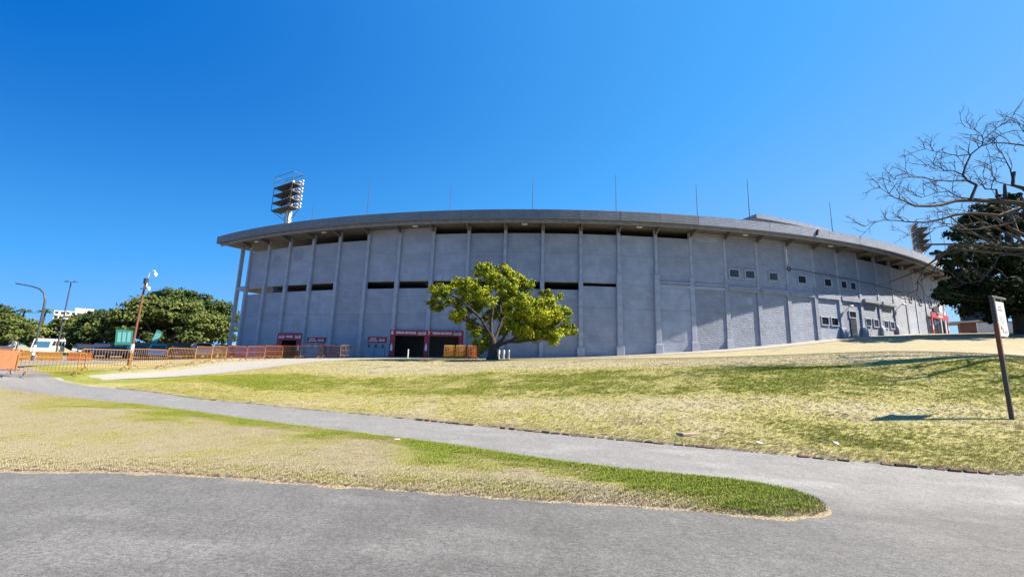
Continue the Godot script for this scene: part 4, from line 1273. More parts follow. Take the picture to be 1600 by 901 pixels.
# ------------------------------------------------------------------ things
func make_barrier(called: String, label: String, m: Material) -> Node3D:   # steel crowd barrier, 2.2 m long
	var o := thing(called, label, "barrier", Vector3.ZERO, 0.0, "crowd barriers")
	var b := Builder.new()
	var pts := [Vector3(-1.1, 0.2, 0), Vector3(-1.1, 0.95, 0), Vector3(-1.06, 1.05, 0), Vector3(-0.97, 1.1, 0), Vector3(0.97, 1.1, 0), Vector3(1.06, 1.05, 0), Vector3(1.1, 0.95, 0), Vector3(1.1, 0.2, 0), Vector3(-1.1, 0.2, 0)]
	b.tube(pts, 0.022, 0.022, 6)
	part(b, "frame", m, o)
	b = Builder.new()
	b.tube([Vector3(-1.09, 0.64, 0), Vector3(1.09, 0.64, 0)], 0.014, 0.014, 5)
	part(b, "rail", m, o)
	b = Builder.new()
	b.tube([Vector3(0, 0.2, 0), Vector3(0, 1.09, 0)], 0.011, 0.011, 5, false)
	var bar := b.mesh()
	for k in 17: put(bar, "bar", m, o, Transform3D(Basis(), Vector3(-0.98 + 0.1225 * k, 0, 0)))
	b = Builder.new()
	b.tube([Vector3(0, 0.02, 0.33), Vector3(0, 0.12, 0.24), Vector3(0, 0.24, 0.0), Vector3(0, 0.12, -0.24), Vector3(0, 0.02, -0.33)], 0.02, 0.02, 5)
	var foot := b.mesh()
	for s in [-0.8, 0.8]: put(foot, "foot", m, o, Transform3D(Basis(), Vector3(s, 0, 0)))
	return o

func make_barriers() -> void:
	var yellow := grained("barrier_yellow", lin(0.42, 0.20, 0.03), tex.fine, null, 0.8, 0.6)
	var orange := grained("barrier_orange", lin(0.40, 0.115, 0.025), tex.fine, null, 0.8, 0.6)
	var grey := grained("barrier_grey", lin(0.3, 0.24, 0.2), tex.fine, null, 0.8, 0.6)
	var protos := [null, null, null]
	var paint := [yellow, orange, grey]
	var word := ["yellow", "orange", "greyish"]
	var lay := func(kind: int, x: float, z: float, turn: float, label: String) -> void:
		var p := on_ground(x, z, 0.08)
		if protos[kind] == null:
			protos[kind] = make_barrier("crowd_barrier", label, paint[kind])
			protos[kind].position = p
			protos[kind].rotation.y = turn
		else:
			copy_of(protos[kind], p, turn, label)
	var row := [Vector2(-23.6, -17.6), Vector2(-21.9, -19.1), Vector2(-20.9, -20.7), Vector2(-20.25, -22.6), Vector2(-20.1, -24.8), Vector2(-20.1, -27.0), Vector2(-20.6, -29.2), Vector2(-21.1, -31.4), Vector2(-21.0, -33.7), Vector2(-20.9, -36.0), Vector2(-20.6, -38.2)]
	var kinds := [1, 0, 0, 0, 0, 0, 0, 1, 1, 1, 1]
	for k in row.size() - 1:
		var a: Vector2 = row[k]
		var b: Vector2 = row[k + 1]
		var c := (a + b) * 0.5
		lay.call(kinds[k], c.x, c.y, atan2(-(b.y - a.y), b.x - a.x), "%s steel crowd barrier beside the concrete walk, %s in the row from the asphalt path" % [word[kinds[k]], ordinal(k)])
	# orange sheet tied to the first one
	var m := (row[0] as Vector2).lerp(row[1], 0.5)
	var sh := thing("barrier_sheet", "faded orange sheet tied to the barrier at the far left end of the path", "sheet", on_ground(m.x, m.y, 0.08), atan2(-(row[1].y - row[0].y), row[1].x - row[0].x))
	var sb := Builder.new()
	var poly := [Vector2(-1.0, 0.26), Vector2(0.0, 0.22), Vector2(1.02, 0.27), Vector2(1.0, 1.05), Vector2(0.0, 1.08), Vector2(-1.0, 1.04)]
	sb.prism(Transform3D(Basis(), Vector3(0, 0, 0.035)), poly, 0.008)
	part(sb, "cloth", grained("orange_sheet", lin(0.46, 0.19, 0.08), tex.soft, null, 0.9, 0.8), sh)
	for s in [-0.95, 0.95]:
		sb = Builder.new()
		sb.tube([Vector3(s, 1.02, 0.04), Vector3(s, 1.12, 0.0), Vector3(s, 1.05, -0.03)], 0.008, 0.008, 4)
		part(sb, "tie", mats.lettering, sh)
	# second run in front of the left gate
	var run := [Vector2(-23.2, -38.5), Vector2(-21.1, -38.3), Vector2(-19.0, -38.1), Vector2(-17.0, -38.0), Vector2(-14.9, -37.9), Vector2(-13.6, -38.7)]
	var rk := [1, 1, 0, 1, 2]
	for k in 5:
		var a: Vector2 = run[k]
		var b: Vector2 = run[k + 1]
		var c := (a + b) * 0.5
		lay.call(rk[k], c.x, c.y, atan2(-(b.y - a.y), b.x - a.x), "%s crowd barrier standing before the small left gate, %s from the left" % [word[rk[k]], ordinal(k)])
	for k in 7:
		lay.call(1, -16.6 + 0.05 * k, -38.6 - 0.17 * k, -0.09, "orange crowd barrier stacked under the left ticket sign, %s of the stack from the front" % ordinal(k))
	for k in 7:
		lay.call(1 if k % 3 else 2, -21.9 + 0.06 * k, -39.2 - 0.2 * k, -0.1, "orange crowd barrier stacked left of the small gate, %s of the stack from the front" % ordinal(k))
	# upright stacks at gate seven
	for st in 3:
		for k in 5:
			lay.call(0 if st < 2 else 1, -5.5 + st * 1.0 + k * 0.13, -37.3 - 0.05 * k - 0.15 * st, PI / 2 - 0.16, "%s crowd barrier in the %s stack beside gate seven, %s from the left" % [word[0 if st < 2 else 1], ["left", "middle", "right"][st], ordinal(k)])

func make_posts() -> void:
	for k in 3:
		var p := on_ground(-0.95 + 0.42 * k, -36.4, 0.05)
		var o := thing("bollard", ["white bollard nearest the lawn tree's trunk", "middle white bollard right of the lawn tree", "grey bollard, right of the two white ones by the tree"][k], "bollard", p, 0.0, "bollards by the lawn tree")
		var b := Builder.new()
		b.lathe(Transform3D(), [Vector2(0.09, -0.1), Vector2(0.09, 0.62), Vector2(0.1, 0.64), Vector2(0.1, 0.7), Vector2(0.06, 0.76), Vector2(0.0, 0.77)], 12)
		part(b, "post", mats.white_paint if k < 2 else mats.steel, o)
		b = Builder.new()
		b.lathe(Transform3D(), [Vector2(0.14, -0.05), Vector2(0.14, 0.03), Vector2(0.095, 0.04)], 12)
		part(b, "base", mats.concrete, o)
	var p := on_ground(-9.1, -37.6, 0.08)
	var o := thing("marker_post", "thin white post standing before gate six", "post", p)
	var b := Builder.new()
	b.lathe(Transform3D(), [Vector2(0.05, -0.1), Vector2(0.05, 0.66), Vector2(0.07, 0.68), Vector2(0.07, 0.74), Vector2(0.0, 0.76)], 10)
	part(b, "post", mats.white_paint, o)
	b = Builder.new()
	b.lathe(Transform3D(), [Vector2(0.1, -0.05), Vector2(0.1, 0.02), Vector2(0.055, 0.03)], 10)
	part(b, "base", mats.steel, o)
	o = thing("handrail", "dark tubular handrail left of gate six", "handrail", on_ground(-12.2, -39.3, 0.08))
	b = Builder.new()
	b.tube([Vector3(-0.5, -0.1, 0), Vector3(-0.5, 0.85, 0), Vector3(-0.42, 0.92, 0), Vector3(0.55, 0.92, 0)], 0.025, 0.025, 6)
	part(b, "rail", mats.dark_steel, o)
	b = Builder.new()
	b.tube([Vector3(0.5, -0.1, 0), Vector3(0.5, 0.9, 0)], 0.025, 0.025, 6)
	part(b, "post", mats.dark_steel, o)

	# information sign on the lawn
	p = on_ground(14.16, -12.06, 0.04)
	o = thing("information_sign", "white information board hanging from a leaning rusty square post on the lawn", "sign", p, 0.42)
	b = Builder.new()
	b.cbox(Transform3D(Basis(), Vector3(0, 1.0, 0)), Vector3(0.095, 2.3, 0.095), 0.012)
	part(b, "post", mats.rusty_grey, o)
	b = Builder.new()
	b.cbox(Transform3D(Basis(), Vector3(0, 2.32, 0)), Vector3(0.097, 0.85, 0.097), 0.012)
	b.cbox(Transform3D(Basis(), Vector3(0, 1.82, 0)), Vector3(0.099, 0.12, 0.099), 0.012)
	part(b, "post_band", mats.rust, o)
	b = Builder.new()
	b.cbox(Transform3D(Basis(), Vector3(0, 3.1, 0)), Vector3(0.095, 0.7, 0.095), 0.012)
	part(b, "post", mats.rusty_grey, o)
	b = Builder.new()
	b.cbox(Transform3D(Basis(), Vector3(0.38, 3.49, 0)), Vector3(0.95, 0.07, 0.09), 0.012)
	part(b, "arm", mats.rusty_grey, o)
	for x in [0.2, 0.62]:
		b = Builder.new()
		b.tube([Vector3(x, 3.46, 0), Vector3(x, 3.36, 0)], 0.012, 0.012, 5)
		part(b, "hanger", mats.steel, o)
	b = Builder.new()
	var poly := [Vector2(0.1, 2.35), Vector2(0.62, 2.35), Vector2(0.73, 2.42), Vector2(0.74, 2.55), Vector2(0.72, 3.38), Vector2(0.1, 3.38)]
	b.prism(Transform3D(), poly, 0.02)
	var board := part(b, "board", grained("board_white", lin(0.75, 0.76, 0.72), tex.soft, null, 1.0, 0.5), o)
	var print_bar := func(x: float, y: float, w: float, h: float, m: Material) -> void:
		var q := Builder.new()
		q.bx(Vector3(x, y, 0.0115), Vector3(w, h, 0.003))
		part(q, "print", m, board)
	var ink := flat("ink", lin(0.2, 0.2, 0.2), 0.6)
	print_bar.call(0.4, 3.22, 0.2, 0.035, ink)
	print_bar.call(0.4, 3.13, 0.28, 0.04, ink)
	for k in 5: print_bar.call(0.42, 2.93 - 0.055 * k, 0.3 - 0.04 * (k % 2), 0.012, ink)
	print_bar.call(0.3, 2.6, 0.1, 0.1, flat("print_red", lin(0.5, 0.08, 0.03), 0.6))
	print_bar.call(0.38, 2.52, 0.06, 0.12, flat("print_tan", lin(0.3, 0.2, 0.12), 0.6))
	for k in 2: print_bar.call(0.5 + 0.12 * k, 2.48, 0.05, 0.08, ink)

	# street lamps and the camera mast by the car park
	p = on_ground(-42.8, -38.0, 0.05)
	o = thing("street_lamp", "grey street lamp with a long curved arm, in front of the white minibus", "lamp", p, 0.0)
	b = Builder.new()
	var pts := [Vector3(0, -0.2, 0), Vector3(0.02, 4.8, 0), Vector3(-0.02, 5.6, 0), Vector3(-0.25, 6.2, 0), Vector3(-0.75, 6.6, 0), Vector3(-1.4, 6.8, 0), Vector3(-2.3, 6.95, 0)]
	b.tube(pts, 0.09, 0.05, 8)
	part(b, "pole", mats.dark_steel, o)
	b = Builder.new()
	b.cbox(Transform3D(Basis(Vector3.BACK, -0.14), Vector3(-2.6, 6.98, 0)), Vector3(0.75, 0.1, 0.26), 0.03)
	part(b, "lamp_head", mats.dark_steel, o)
	b = Builder.new()
	b.lathe(Transform3D(), [Vector2(0.105, 0.6), Vector2(0.105, 1.5)], 10)
	part(b, "painted_band", mats.white_paint, o)
	p = on_ground(-64.4, -60.0, 0.05)
	o = thing("street_lamp", "tall thin lamp post with a double crossarm over the far trees", "lamp", p, 0.0)
	b = Builder.new()
	b.tube([Vector3(0, -0.2, 0), Vector3(0, 10.6, 0)], 0.11, 0.06, 8)
	part(b, "pole", mats.dark_steel, o)
	b = Builder.new()
	b.tube([Vector3(-0.5, 10.72, 0), Vector3(0, 10.6, 0), Vector3(0.5, 10.66, 0)], 0.04, 0.04, 6)
	part(b, "arm", mats.dark_steel, o)
	for s in [-1.0, 1.0]:
		b = Builder.new()
		b.cbox(Transform3D(Basis(Vector3.BACK, -0.1 * s), Vector3(0.65 * s, 10.7, 0)), Vector3(0.55, 0.1, 0.26), 0.03)
		part(b, "lamp_head", mats.dark_steel, o)
	for y in [5.3, 6.3]:
		b = Builder.new()
		b.cbox(Transform3D(Basis(), Vector3(0.3, y, 0)), Vector3(0.55, 0.22, 0.3), 0.05)
		part(b, "floodlight", mats.white_paint, o)
	p = on_ground(-22.7, -25.3, 0.05)
	o = thing("camera_mast", "rusty mast with white gooseneck and dome cameras behind the barriers", "mast", p, 0.0)
	b = Builder.new()
	b.tube([Vector3(0, -0.2, 0), Vector3(0.02, 0.75, 0)], 0.085, 0.085, 8)
	b.tube([Vector3(0.03, 1.25, 0), Vector3(0.08, 4.2, 0), Vector3(0.12, 5.3, 0)], 0.062, 0.045, 8)
	part(b, "pole", mats.rust, o)
	b = Builder.new()
	b.tube([Vector3(0.02, 0.75, 0), Vector3(0.03, 1.25, 0)], 0.088, 0.088, 8)
	part(b, "painted_band", mats.white_paint, o)
	b = Builder.new()
	b.tube([Vector3(0.2, 4.75, 0), Vector3(0.22, 5.2, 0), Vector3(0.26, 5.6, 0), Vector3(0.36, 5.76, 0), Vector3(0.52, 5.78, 0), Vector3(0.62, 5.68, 0)], 0.03, 0.03, 7)
	part(b, "gooseneck", mats.white_paint, o)
	for q in [Vector3(0.62, 5.5, 0), Vector3(0.36, 4.62, 0)]:
		b = Builder.new()
		b.lathe(Transform3D(Basis(), q), [Vector2(0.0, -0.1), Vector2(0.075, -0.07), Vector2(0.1, 0.02), Vector2(0.09, 0.1), Vector2(0.03, 0.16), Vector2(0.0, 0.17)], 12)
		part(b, "dome_camera", mats.white_paint, o)
	b = Builder.new()
	b.cbox(Transform3D(Basis(), Vector3(0.12, 5.12, 0)), Vector3(0.2, 0.34, 0.2), 0.03)
	b.tube([Vector3(-0.12, 4.62, 0), Vector3(0.36, 4.72, 0)], 0.03, 0.03, 6)
	part(b, "bracket", mats.rusty_grey, o)

	# flagpoles on the roof
	var flags := [[484.0, -24.0, 3.3], [-15.4, -41.6, 3.9], [-6.5, -39.9, 3.1], [1.75, -38.7, 3.6], [9.9, -38.5, 4.0], [18.4, -39.8, 3.8], [24.6, -41.4, 5.4], [37.3, -46.6, 5.2], [62.0, -57.5, 5.5]]
	flags[0] = [-23.0, -45.4, 2.6]
	for k in flags.size():
		var f: Array = flags[k]
		o = thing("flagpole", "bare flagpole on the stadium roof, %s from the left" % ordinal(k), "flagpole", Vector3(f[0], 15.93, f[1]), 0.0, "bare flagpoles on the roof")
		b = Builder.new()
		b.tube([Vector3(0, 0, 0), Vector3(0, f[2] * 0.55, 0), Vector3(0, f[2] + 0.4, 0)], 0.035 if k < 6 else 0.05, 0.02, 6)
		part(b, "pole", mats.dark_steel, o)
		b = Builder.new()
		b.lathe(Transform3D(), [Vector2(0.12, 0.0), Vector2(0.12, 0.05), Vector2(0.05, 0.08)], 8)
		part(b, "base", mats.steel, o)

func floodlight_tower(label: String, at: Vector3, turn: float, head: float) -> void:
	var o := thing("floodlight_tower", label, "floodlight", at, turn, "stadium floodlight towers")
	var b := Builder.new()
	b.tube([Vector3(0, 0, 0), Vector3(0, head - 1.0, 0), Vector3(0, head + 6.0, 0)], 0.62, 0.36, 12)
	part(b, "mast", mats.galvanised, o)
	b = Builder.new()
	for s in 4:
		var a := TAU * s / 4.0 + 0.4
		b.tube([Vector3(cos(a) * 0.6, head - 6.0, sin(a) * 0.6), Vector3(cos(a) * 0.55, head, sin(a) * 0.55)], 0.05, 0.05, 5)
	part(b, "ladder", mats.steel, o)
	var hw := 3.0
	b = Builder.new()
	var z0 := -0.2
	var z1 := 1.7
	for s in [-1.0, 1.0]:
		for z in [z0, z1]:
			b.tube([Vector3(s * hw, head, z), Vector3(s * hw, head + 6.6, z)], 0.05, 0.05, 5)
			b.tube([Vector3(s * hw, head, z), Vector3(0, head - 2.4, 0)], 0.06, 0.06, 5)
		b.tube([Vector3(s * hw, head + 6.6, z0), Vector3(s * hw, head + 6.6, z1)], 0.05, 0.05, 5)
	for z in [z0, z1]:
		b.tube([Vector3(-hw, head + 6.6, z), Vector3(hw, head + 6.6, z)], 0.05, 0.05, 5)
	for r in 4:
		var y := head + 1.5 * r
		for z in [z0, z1]:
			b.tube([Vector3(-hw, y + 1.0, z), Vector3(hw, y + 1.0, z)], 0.03, 0.03, 4)
	part(b, "frame", mats.dark_steel, o)
	for r in 4:
		var y := head + 1.5 * r
		b = Builder.new()
		b.bx(Vector3(0, y, 0.75), Vector3(hw * 2.0, 0.09, 1.9))
		for k in 7: b.bx(Vector3(-hw + hw * 2.0 * k / 6.0, y - 0.1, 0.75), Vector3(0.08, 0.12, 1.9))
		var deck := part(b, "platform", mats.rusty_grey, o)
		var lb := Builder.new()
		lb.lathe(Transform3D(Basis(Vector3.RIGHT, -PI / 2 - 0.35), Vector3.ZERO), [Vector2(0.08, -0.28), Vector2(0.2, -0.16), Vector2(0.3, 0.12), Vector2(0.3, 0.16), Vector2(0.0, 0.17)], 10)
		var lamp := lb.mesh()
		for k in 7:
			for h in 2:
				put(lamp, "lamp", mats.rusty_grey if k < 5 else (mats.steel if k < 6 else mats.lamp_glass), deck, Transform3D(Basis(), Vector3(-hw + 0.3 + (hw * 2.0 - 0.6) * k / 6.0, y + 0.4 + 0.62 * h, z0 - 0.1)))

func wheel_parts(o: Node3D, x: float, z: float, r: float) -> void:
	var b := Builder.new()
	var side := signf(z)
	var t := Transform3D(Basis(Vector3.RIGHT, PI / 2 * side), Vector3(x, r, z))
	b.lathe(t, [Vector2(r * 0.6, -0.1), Vector2(r * 0.95, -0.1), Vector2(r, -0.06), Vector2(r, 0.06), Vector2(r * 0.95, 0.1), Vector2(r * 0.6, 0.1)], 16)
	var w := part(b, "wheel", mats.rubber, o)
	b = Builder.new()
	b.lathe(t, [Vector2(r * 0.6, 0.04), Vector2(r * 0.55, 0.09), Vector2(0.05, 0.08), Vector2(0.0, 0.08)], 12)
	part(b, "rim", mats.galvanised, w)

func make_car(label: String, at: Vector3, turn: float, paint: Material, tall := 1.0) -> void:
	var o := thing("parked_car", label, "car", at, turn, "cars parked beyond the barriers")
	# side profile, nose towards +x
	var h := tall
	var low := [Vector2(-2.05, 0.3), Vector2(2.0, 0.28), Vector2(2.1, 0.45), Vector2(2.05, 0.72), Vector2(1.85, 0.82), Vector2(1.0, 0.95 * h), Vector2(-1.9, 0.98 * h), Vector2(-2.08, 0.9), Vector2(-2.12, 0.55)]
	var b := Builder.new()
	b.prism(Transform3D(), low, 1.64)
	b.cbox(Transform3D(Basis(), Vector3(0, 0.56, 0)), Vector3(4.1, 0.36, 1.74), 0.08)
	var body := part(b, "body", paint, o)
	b = Builder.new()   # cabin tapers towards the roof
	var f := [Vector2(1.02, 0.955 * h), Vector2(0.35, 1.4 * h), Vector2(-1.2, 1.43 * h), Vector2(-1.85, 0.985 * h)]
	var w0 := 0.8
	var w1 := 0.62
	var q := []
	for s in [1.0, -1.0]:
		for k in 4: q.append(Vector3(f[k].x, f[k].y, s * (w0 if k == 0 or k == 3 else w1)))
	b.quad(q[0], q[3], q[2], q[1])
	b.quad(q[4], q[5], q[6], q[7])
	b.quad(q[0], q[1], q[5], q[4])
	b.quad(q[2], q[3], q[7], q[6])
	part(b, "windows", mats.glass, o)
	b = Builder.new()
	b.cbox(Transform3D(Basis(Vector3.BACK, -0.02), Vector3(-0.42, 1.43 * h, 0)), Vector3(1.62, 0.06, 1.28), 0.025)
	part(b, "roof", paint, o)
	b = Builder.new()
	for s in [1.0, -1.0]:
		b.tube([q[0] * Vector3(1, 1, s), q[1] * Vector3(1, 1, s)], 0.04, 0.035, 5)
		b.tube([q[3] * Vector3(1, 1, s), q[2] * Vector3(1, 1, s)], 0.06, 0.05, 5)
		b.tube([Vector3(-0.45, 0.96 * h, s * 0.8), Vector3(-0.45, 1.41 * h, s * 0.63)], 0.04, 0.04, 5)
	part(b, "window_pillar", paint, o)
	for s in [1.0, -1.0]:
		b = Builder.new()
		b.cbox(Transform3D(Basis(Vector3.UP, -0.3 * s), Vector3(2.02, 0.66, s * 0.62)), Vector3(0.14, 0.16, 0.36), 0.03)
		part(b, "headlight", mats.lamp_glass, body)
		b = Builder.new()
		b.cbox(Transform3D(Basis(), Vector3(-2.06, 0.78, s * 0.68)), Vector3(0.12, 0.2, 0.22), 0.03)
		part(b, "tail_light", mats.red_paint, body)
		b = Builder.new()
		b.cbox(Transform3D(Basis(), Vector3(0.75, 1.0 * h, s * 0.92)), Vector3(0.12, 0.12, 0.2), 0.03)
		part(b, "mirror", paint, body)
		for x in [1.3, -1.3]: wheel_parts(o, x, s * 0.78, 0.31)

func make_vehicles() -> void:
	var dark_blue := flat("car_blue", lin(0.02, 0.03, 0.09), 0.25)
	var black := flat("car_black", lin(0.015, 0.015, 0.018), 0.25)
	var red := flat("car_red", lin(0.35, 0.015, 0.015), 0.25)
	var white := flat("car_white", lin(0.75, 0.75, 0.74), 0.3)
	var silver := flat("car_silver", lin(0.38, 0.39, 0.4), 0.3, 0.4)
	for m in [dark_blue, black, red, white, silver]:
		m.clearcoat_enabled = true
		m.clearcoat = 0.8
		m.clearcoat_roughness = 0.1
	var list := [
		[-58.5, -58.0, white, "white car parked right of the white minibus"],
		[-54.5, -54.0, black, "black car, second right of the white minibus, before the green mesh fence"],
		[-51.0, -52.6, dark_blue, "dark blue car parked before the green mesh fence"],
		[-47.8, -51.4, black, "black car left of the big green banner"],
		[-44.8, -50.6, dark_blue, "dark blue car parked below the big green banner"],
		[-41.9, -50.2, silver, "silver car seen behind the camera mast"],
		[-39.2, -50.0, red, "red car just right of the camera mast"],
		[-36.7, -50.4, red, "red car, second right of the camera mast"],
		[-37.5, -57.0, white, "white car in the back row under the big trees"],
		[-41.5, -57.5, silver, "silver car in the back row under the big trees"],
		[-36.2, -53.4, black, "black car in the front row left of the stadium end"],
		[-34.6, -47.5, silver, "silver car nearest the stadium's open end frame"]]
	for k in list.size():
		var c: Array = list[k]
		make_car(c[3], on_ground(c[0], c[1], 0.09), -0.75 + 0.12 * sin(k * 2.1), c[2], 1.0 + 0.08 * (k % 3))
	# white minibus
	var at := on_ground(-70.0, -64.0, 0.09)
	var o := thing("minibus", "white minibus with a large windscreen, parked at the left of the car park", "minibus", at, -1.0)
	var b := Builder.new()
	var prof := [Vector2(-3.1, 0.4), Vector2(3.05, 0.38), Vector2(3.15, 0.7), Vector2(3.05, 1.2), Vector2(2.55, 2.3), Vector2(2.25, 2.55), Vector2(-2.9, 2.6), Vector2(-3.1, 2.4)]
	b.prism(Transform3D(), prof, 1.9)
	b.cbox(Transform3D(Basis(), Vector3(-0.05, 0.85, 0)), Vector3(6.1, 0.8, 2.0), 0.1)
	var body := part(b, "body", white, o)
	b = Builder.new()
	b.cbox(Transform3D(Basis(Vector3.BACK, 0.43), Vector3(2.86, 1.72, 0)), Vector3(0.06, 0.98, 1.7), 0.02)
	part(b, "windscreen", flat("screen", lin(0.03, 0.1, 0.16), 0.06), o)
	for s in [1.0, -1.0]:
		for k in 4:
			b = Builder.new()
			b.cbox(Transform3D(Basis(), Vector3(1.65 - 1.25 * k, 1.9, s * 0.955)), Vector3(1.0, 0.7, 0.04), 0.015)
			part(b, "window", mats.glass, o)
		b = Builder.new()
		b.cbox(Transform3D(Basis(), Vector3(3.08, 0.95, s * 0.72)), Vector3(0.16, 0.24, 0.36), 0.04)
		part(b, "headlight", mats.lamp_glass, body)
		b = Builder.new()
		b.cbox(Transform3D(Basis(), Vector3(2.75, 1.75, s * 1.15)), Vector3(0.14, 0.4, 0.2), 0.04)
		part(b, "mirror", mats.dark, body)
		for x in [1.9, -1.8]: wheel_parts(o, x, s * 0.9, 0.4)
	b = Builder.new()
	b.cbox(Transform3D(Basis(), Vector3(3.1, 0.48, 0)), Vector3(0.2, 0.26, 1.9), 0.05)
	part(b, "bumper", mats.red_paint, body)

func make_surroundings() -> void:
	# green banner stands
	var green := grained("banner_green", lin(0.02, 0.2, 0.15), tex.soft, null, 1.2, 0.7)
	for k in 2:
		var at := on_ground([-50.6, -46.8][k], [-55.0, -55.5][k], 0.08)
		var o := thing("banner_stand", ["large teal advertising banner on legs, left of the camera mast", "narrow teal banner leaning askew, right of the camera mast"][k], "banner", at, 0.55)
		var w: float = [1.7, 0.7][k]
		var lean: float = [0.06, -0.25][k]
		var t := Transform3D(Basis(Vector3.BACK, lean), Vector3(0, 2.55, 0))
		var b := Builder.new()
		b.prism(t, [Vector2(-w * 0.5, -1.0), Vector2(w * 0.5, -1.02), Vector2(w * 0.5, 0.85), Vector2(0.0, 1.0), Vector2(-w * 0.5, 1.02)], 0.03)
		var p := part(b, "banner", green, o)
		for s in 3:
			b = Builder.new()
			b.box(t * Transform3D(Basis(), Vector3(w * (0.28 * (s - 1)), 0.0, 0.018)), Vector3(w * 0.2, 1.3, 0.004))
			part(b, "print", grained("banner_print", lin(0.16, 0.42, 0.45), tex.soft, null, 1.0, 0.7), p)
		for s in [-0.4, 0.4]:
			b = Builder.new()
			b.tube([Vector3(w * s + lean * 1.6, -0.2, -0.03), t * Vector3(w * s, 0.9, -0.04)], 0.035, 0.035, 6)
			part(b, "leg", mats.rusty_grey, o)
	# green mesh fence behind the cars
	var fo := thing("mesh_fence", "low dark green mesh fence behind the parked cars", "fence", on_ground(-63.0, -64.0))
	var gm := grained("fence_green", lin(0.02, 0.07, 0.05), tex.fine, null, 0.6, 0.8)
	for k in 7:
		var a := on_ground(-63.0 + 2.6 * k, -64.0 + 0.7 * k) - fo.position
		var c := on_ground(-60.4 + 2.6 * k, -63.3 + 0.7 * k) - fo.position
		var b := Builder.new()
		b.tube([a + Vector3(0, -0.2, 0), a + Vector3(0, 2.1, 0)], 0.04, 0.04, 6)
		part(b, "post", mats.dark_steel, fo)
		b = Builder.new()
		var d := (c - a)
		b.box(Transform3D(Basis(Vector3.UP, atan2(-d.z, d.x)), (a + c) * 0.5 + Vector3(0, 1.05, 0)), Vector3(Vector2(d.x, d.z).length() - 0.1, 1.8, 0.03))
		part(b, "panel", gm, fo)
	# orange plastic barriers in front of the minibus
	for k in 4:
		var at := on_ground(-52.0 + 2.1 * k, -42.0 - 1.0 * k, 0.08)
		var o := thing("plastic_barrier", "%s plastic road barrier in front of the minibus, %s from the left" % [["orange", "yellow", "yellow", "orange"][k], ordinal(k)], "barrier", at, 0.45, "plastic road barriers by the minibus")
		var b := Builder.new()
		b.prism(Transform3D(Basis(Vector3.UP, PI / 2), Vector3.ZERO), [Vector2(-0.28, 0), Vector2(0.28, 0), Vector2(0.26, 0.2), Vector2(0.12, 0.4), Vector2(0.09, 0.85), Vector2(-0.09, 0.85), Vector2(-0.12, 0.4), Vector2(-0.26, 0.2)], 1.8)
		part(b, "body", mats.barrier_orange if k % 3 == 0 else mats.barrier_yellow, o)
		for s in [-0.45, 0.45]:
			b = Builder.new()
			b.cbox(Transform3D(Basis(), Vector3(s, 0.03, 0)), Vector3(0.3, 0.06, 0.6), 0.015)
			part(b, "foot", mats.rubber, o)
	# low pale wall with gate posts at the far left
	var lw := thing("garden_wall", "low pale wall with square posts at the far left", "wall", on_ground(-100.0, -78.0))
	for k in 5:
		var a := on_ground(-110.0 + 5.0 * k, -78.6 + 0.5 * k) - lw.position
		var b := Builder.new()
		b.cbox(Transform3D(Basis(), a + Vector3(0, 1.0, 0)), Vector3(0.6, 2.4, 0.6), 0.03)
		part(b, "post", grained("pale_render", lin(0.5, 0.47, 0.42), tex.stain, null, 3.0), lw)
		if k < 4:
			b = Builder.new()
			b.box(Transform3D(Basis(Vector3.UP, -0.1), a + Vector3(2.5, 0.5, 0.25)), Vector3(4.4, 1.4, 0.25))
			part(b, "wall_section", mats.pale_render, lw)
	# far apartment blocks
	apartment("white apartment block far behind the trees on the left", Vector3(-311.0, 0.5, -300.0), 24.0, 26.0, 14.0, 0.75, lin(0.75, 0.74, 0.72), 8, 9)
	apartment("brick-coloured apartment block seen through the stadium's end frame", Vector3(-166.0, 0.8, -210.0), 22.0, 20.0, 14.0, 0.6, lin(0.35, 0.22, 0.16), 6, 6)
	# house and long white wall on the rise at the right
	var at := on_ground(84.6, -75.0)
	var o := thing("brick_house", "small brick house with a dark upper storey beyond the stadium's right end", "house", at, -0.75)
	var b := Builder.new()
	b.bx(Vector3(0, 1.9, 0), Vector3(4.6, 4.2, 4.6))
	part(b, "wall", grained("house_brick", lin(0.2, 0.09, 0.065), tex.stain, tex.course_n, 2.0, 0.9, 0.6), o)
	b = Builder.new()
	b.cbox(Transform3D(Basis(Vector3.BACK, 0.06), Vector3(-0.4, 4.15, 0)), Vector3(6.6, 0.3, 6.0), 0.05)
	part(b, "roof", mats.pale_render, o)
	b = Builder.new()
	b.prism(Transform3D(Basis(), Vector3(0.2, 4.3, 0)), [Vector2(-2.0, 0), Vector2(2.2, 0), Vector2(2.3, 2.2), Vector2(-2.2, 2.5)], 4.0)
	var up := part(b, "upper_storey", grained("house_dark", lin(0.06, 0.065, 0.07), tex.stain, null, 3.0), o)
	b = Builder.new()
	b.bx(Vector3(-0.2, 5.5, 2.02), Vector3(2.2, 1.1, 0.05))
	part(b, "window", mats.glass, up)
	b = Builder.new()
	b.bx(Vector3(-0.6, 1.6, 2.33), Vector3(1.2, 1.3, 0.05))
	part(b, "window", mats.glass, o)
	var wo := thing("boundary_wall", "long plain white boundary wall beyond the conifer's trunk", "wall", on_ground(75.0, -66.0))
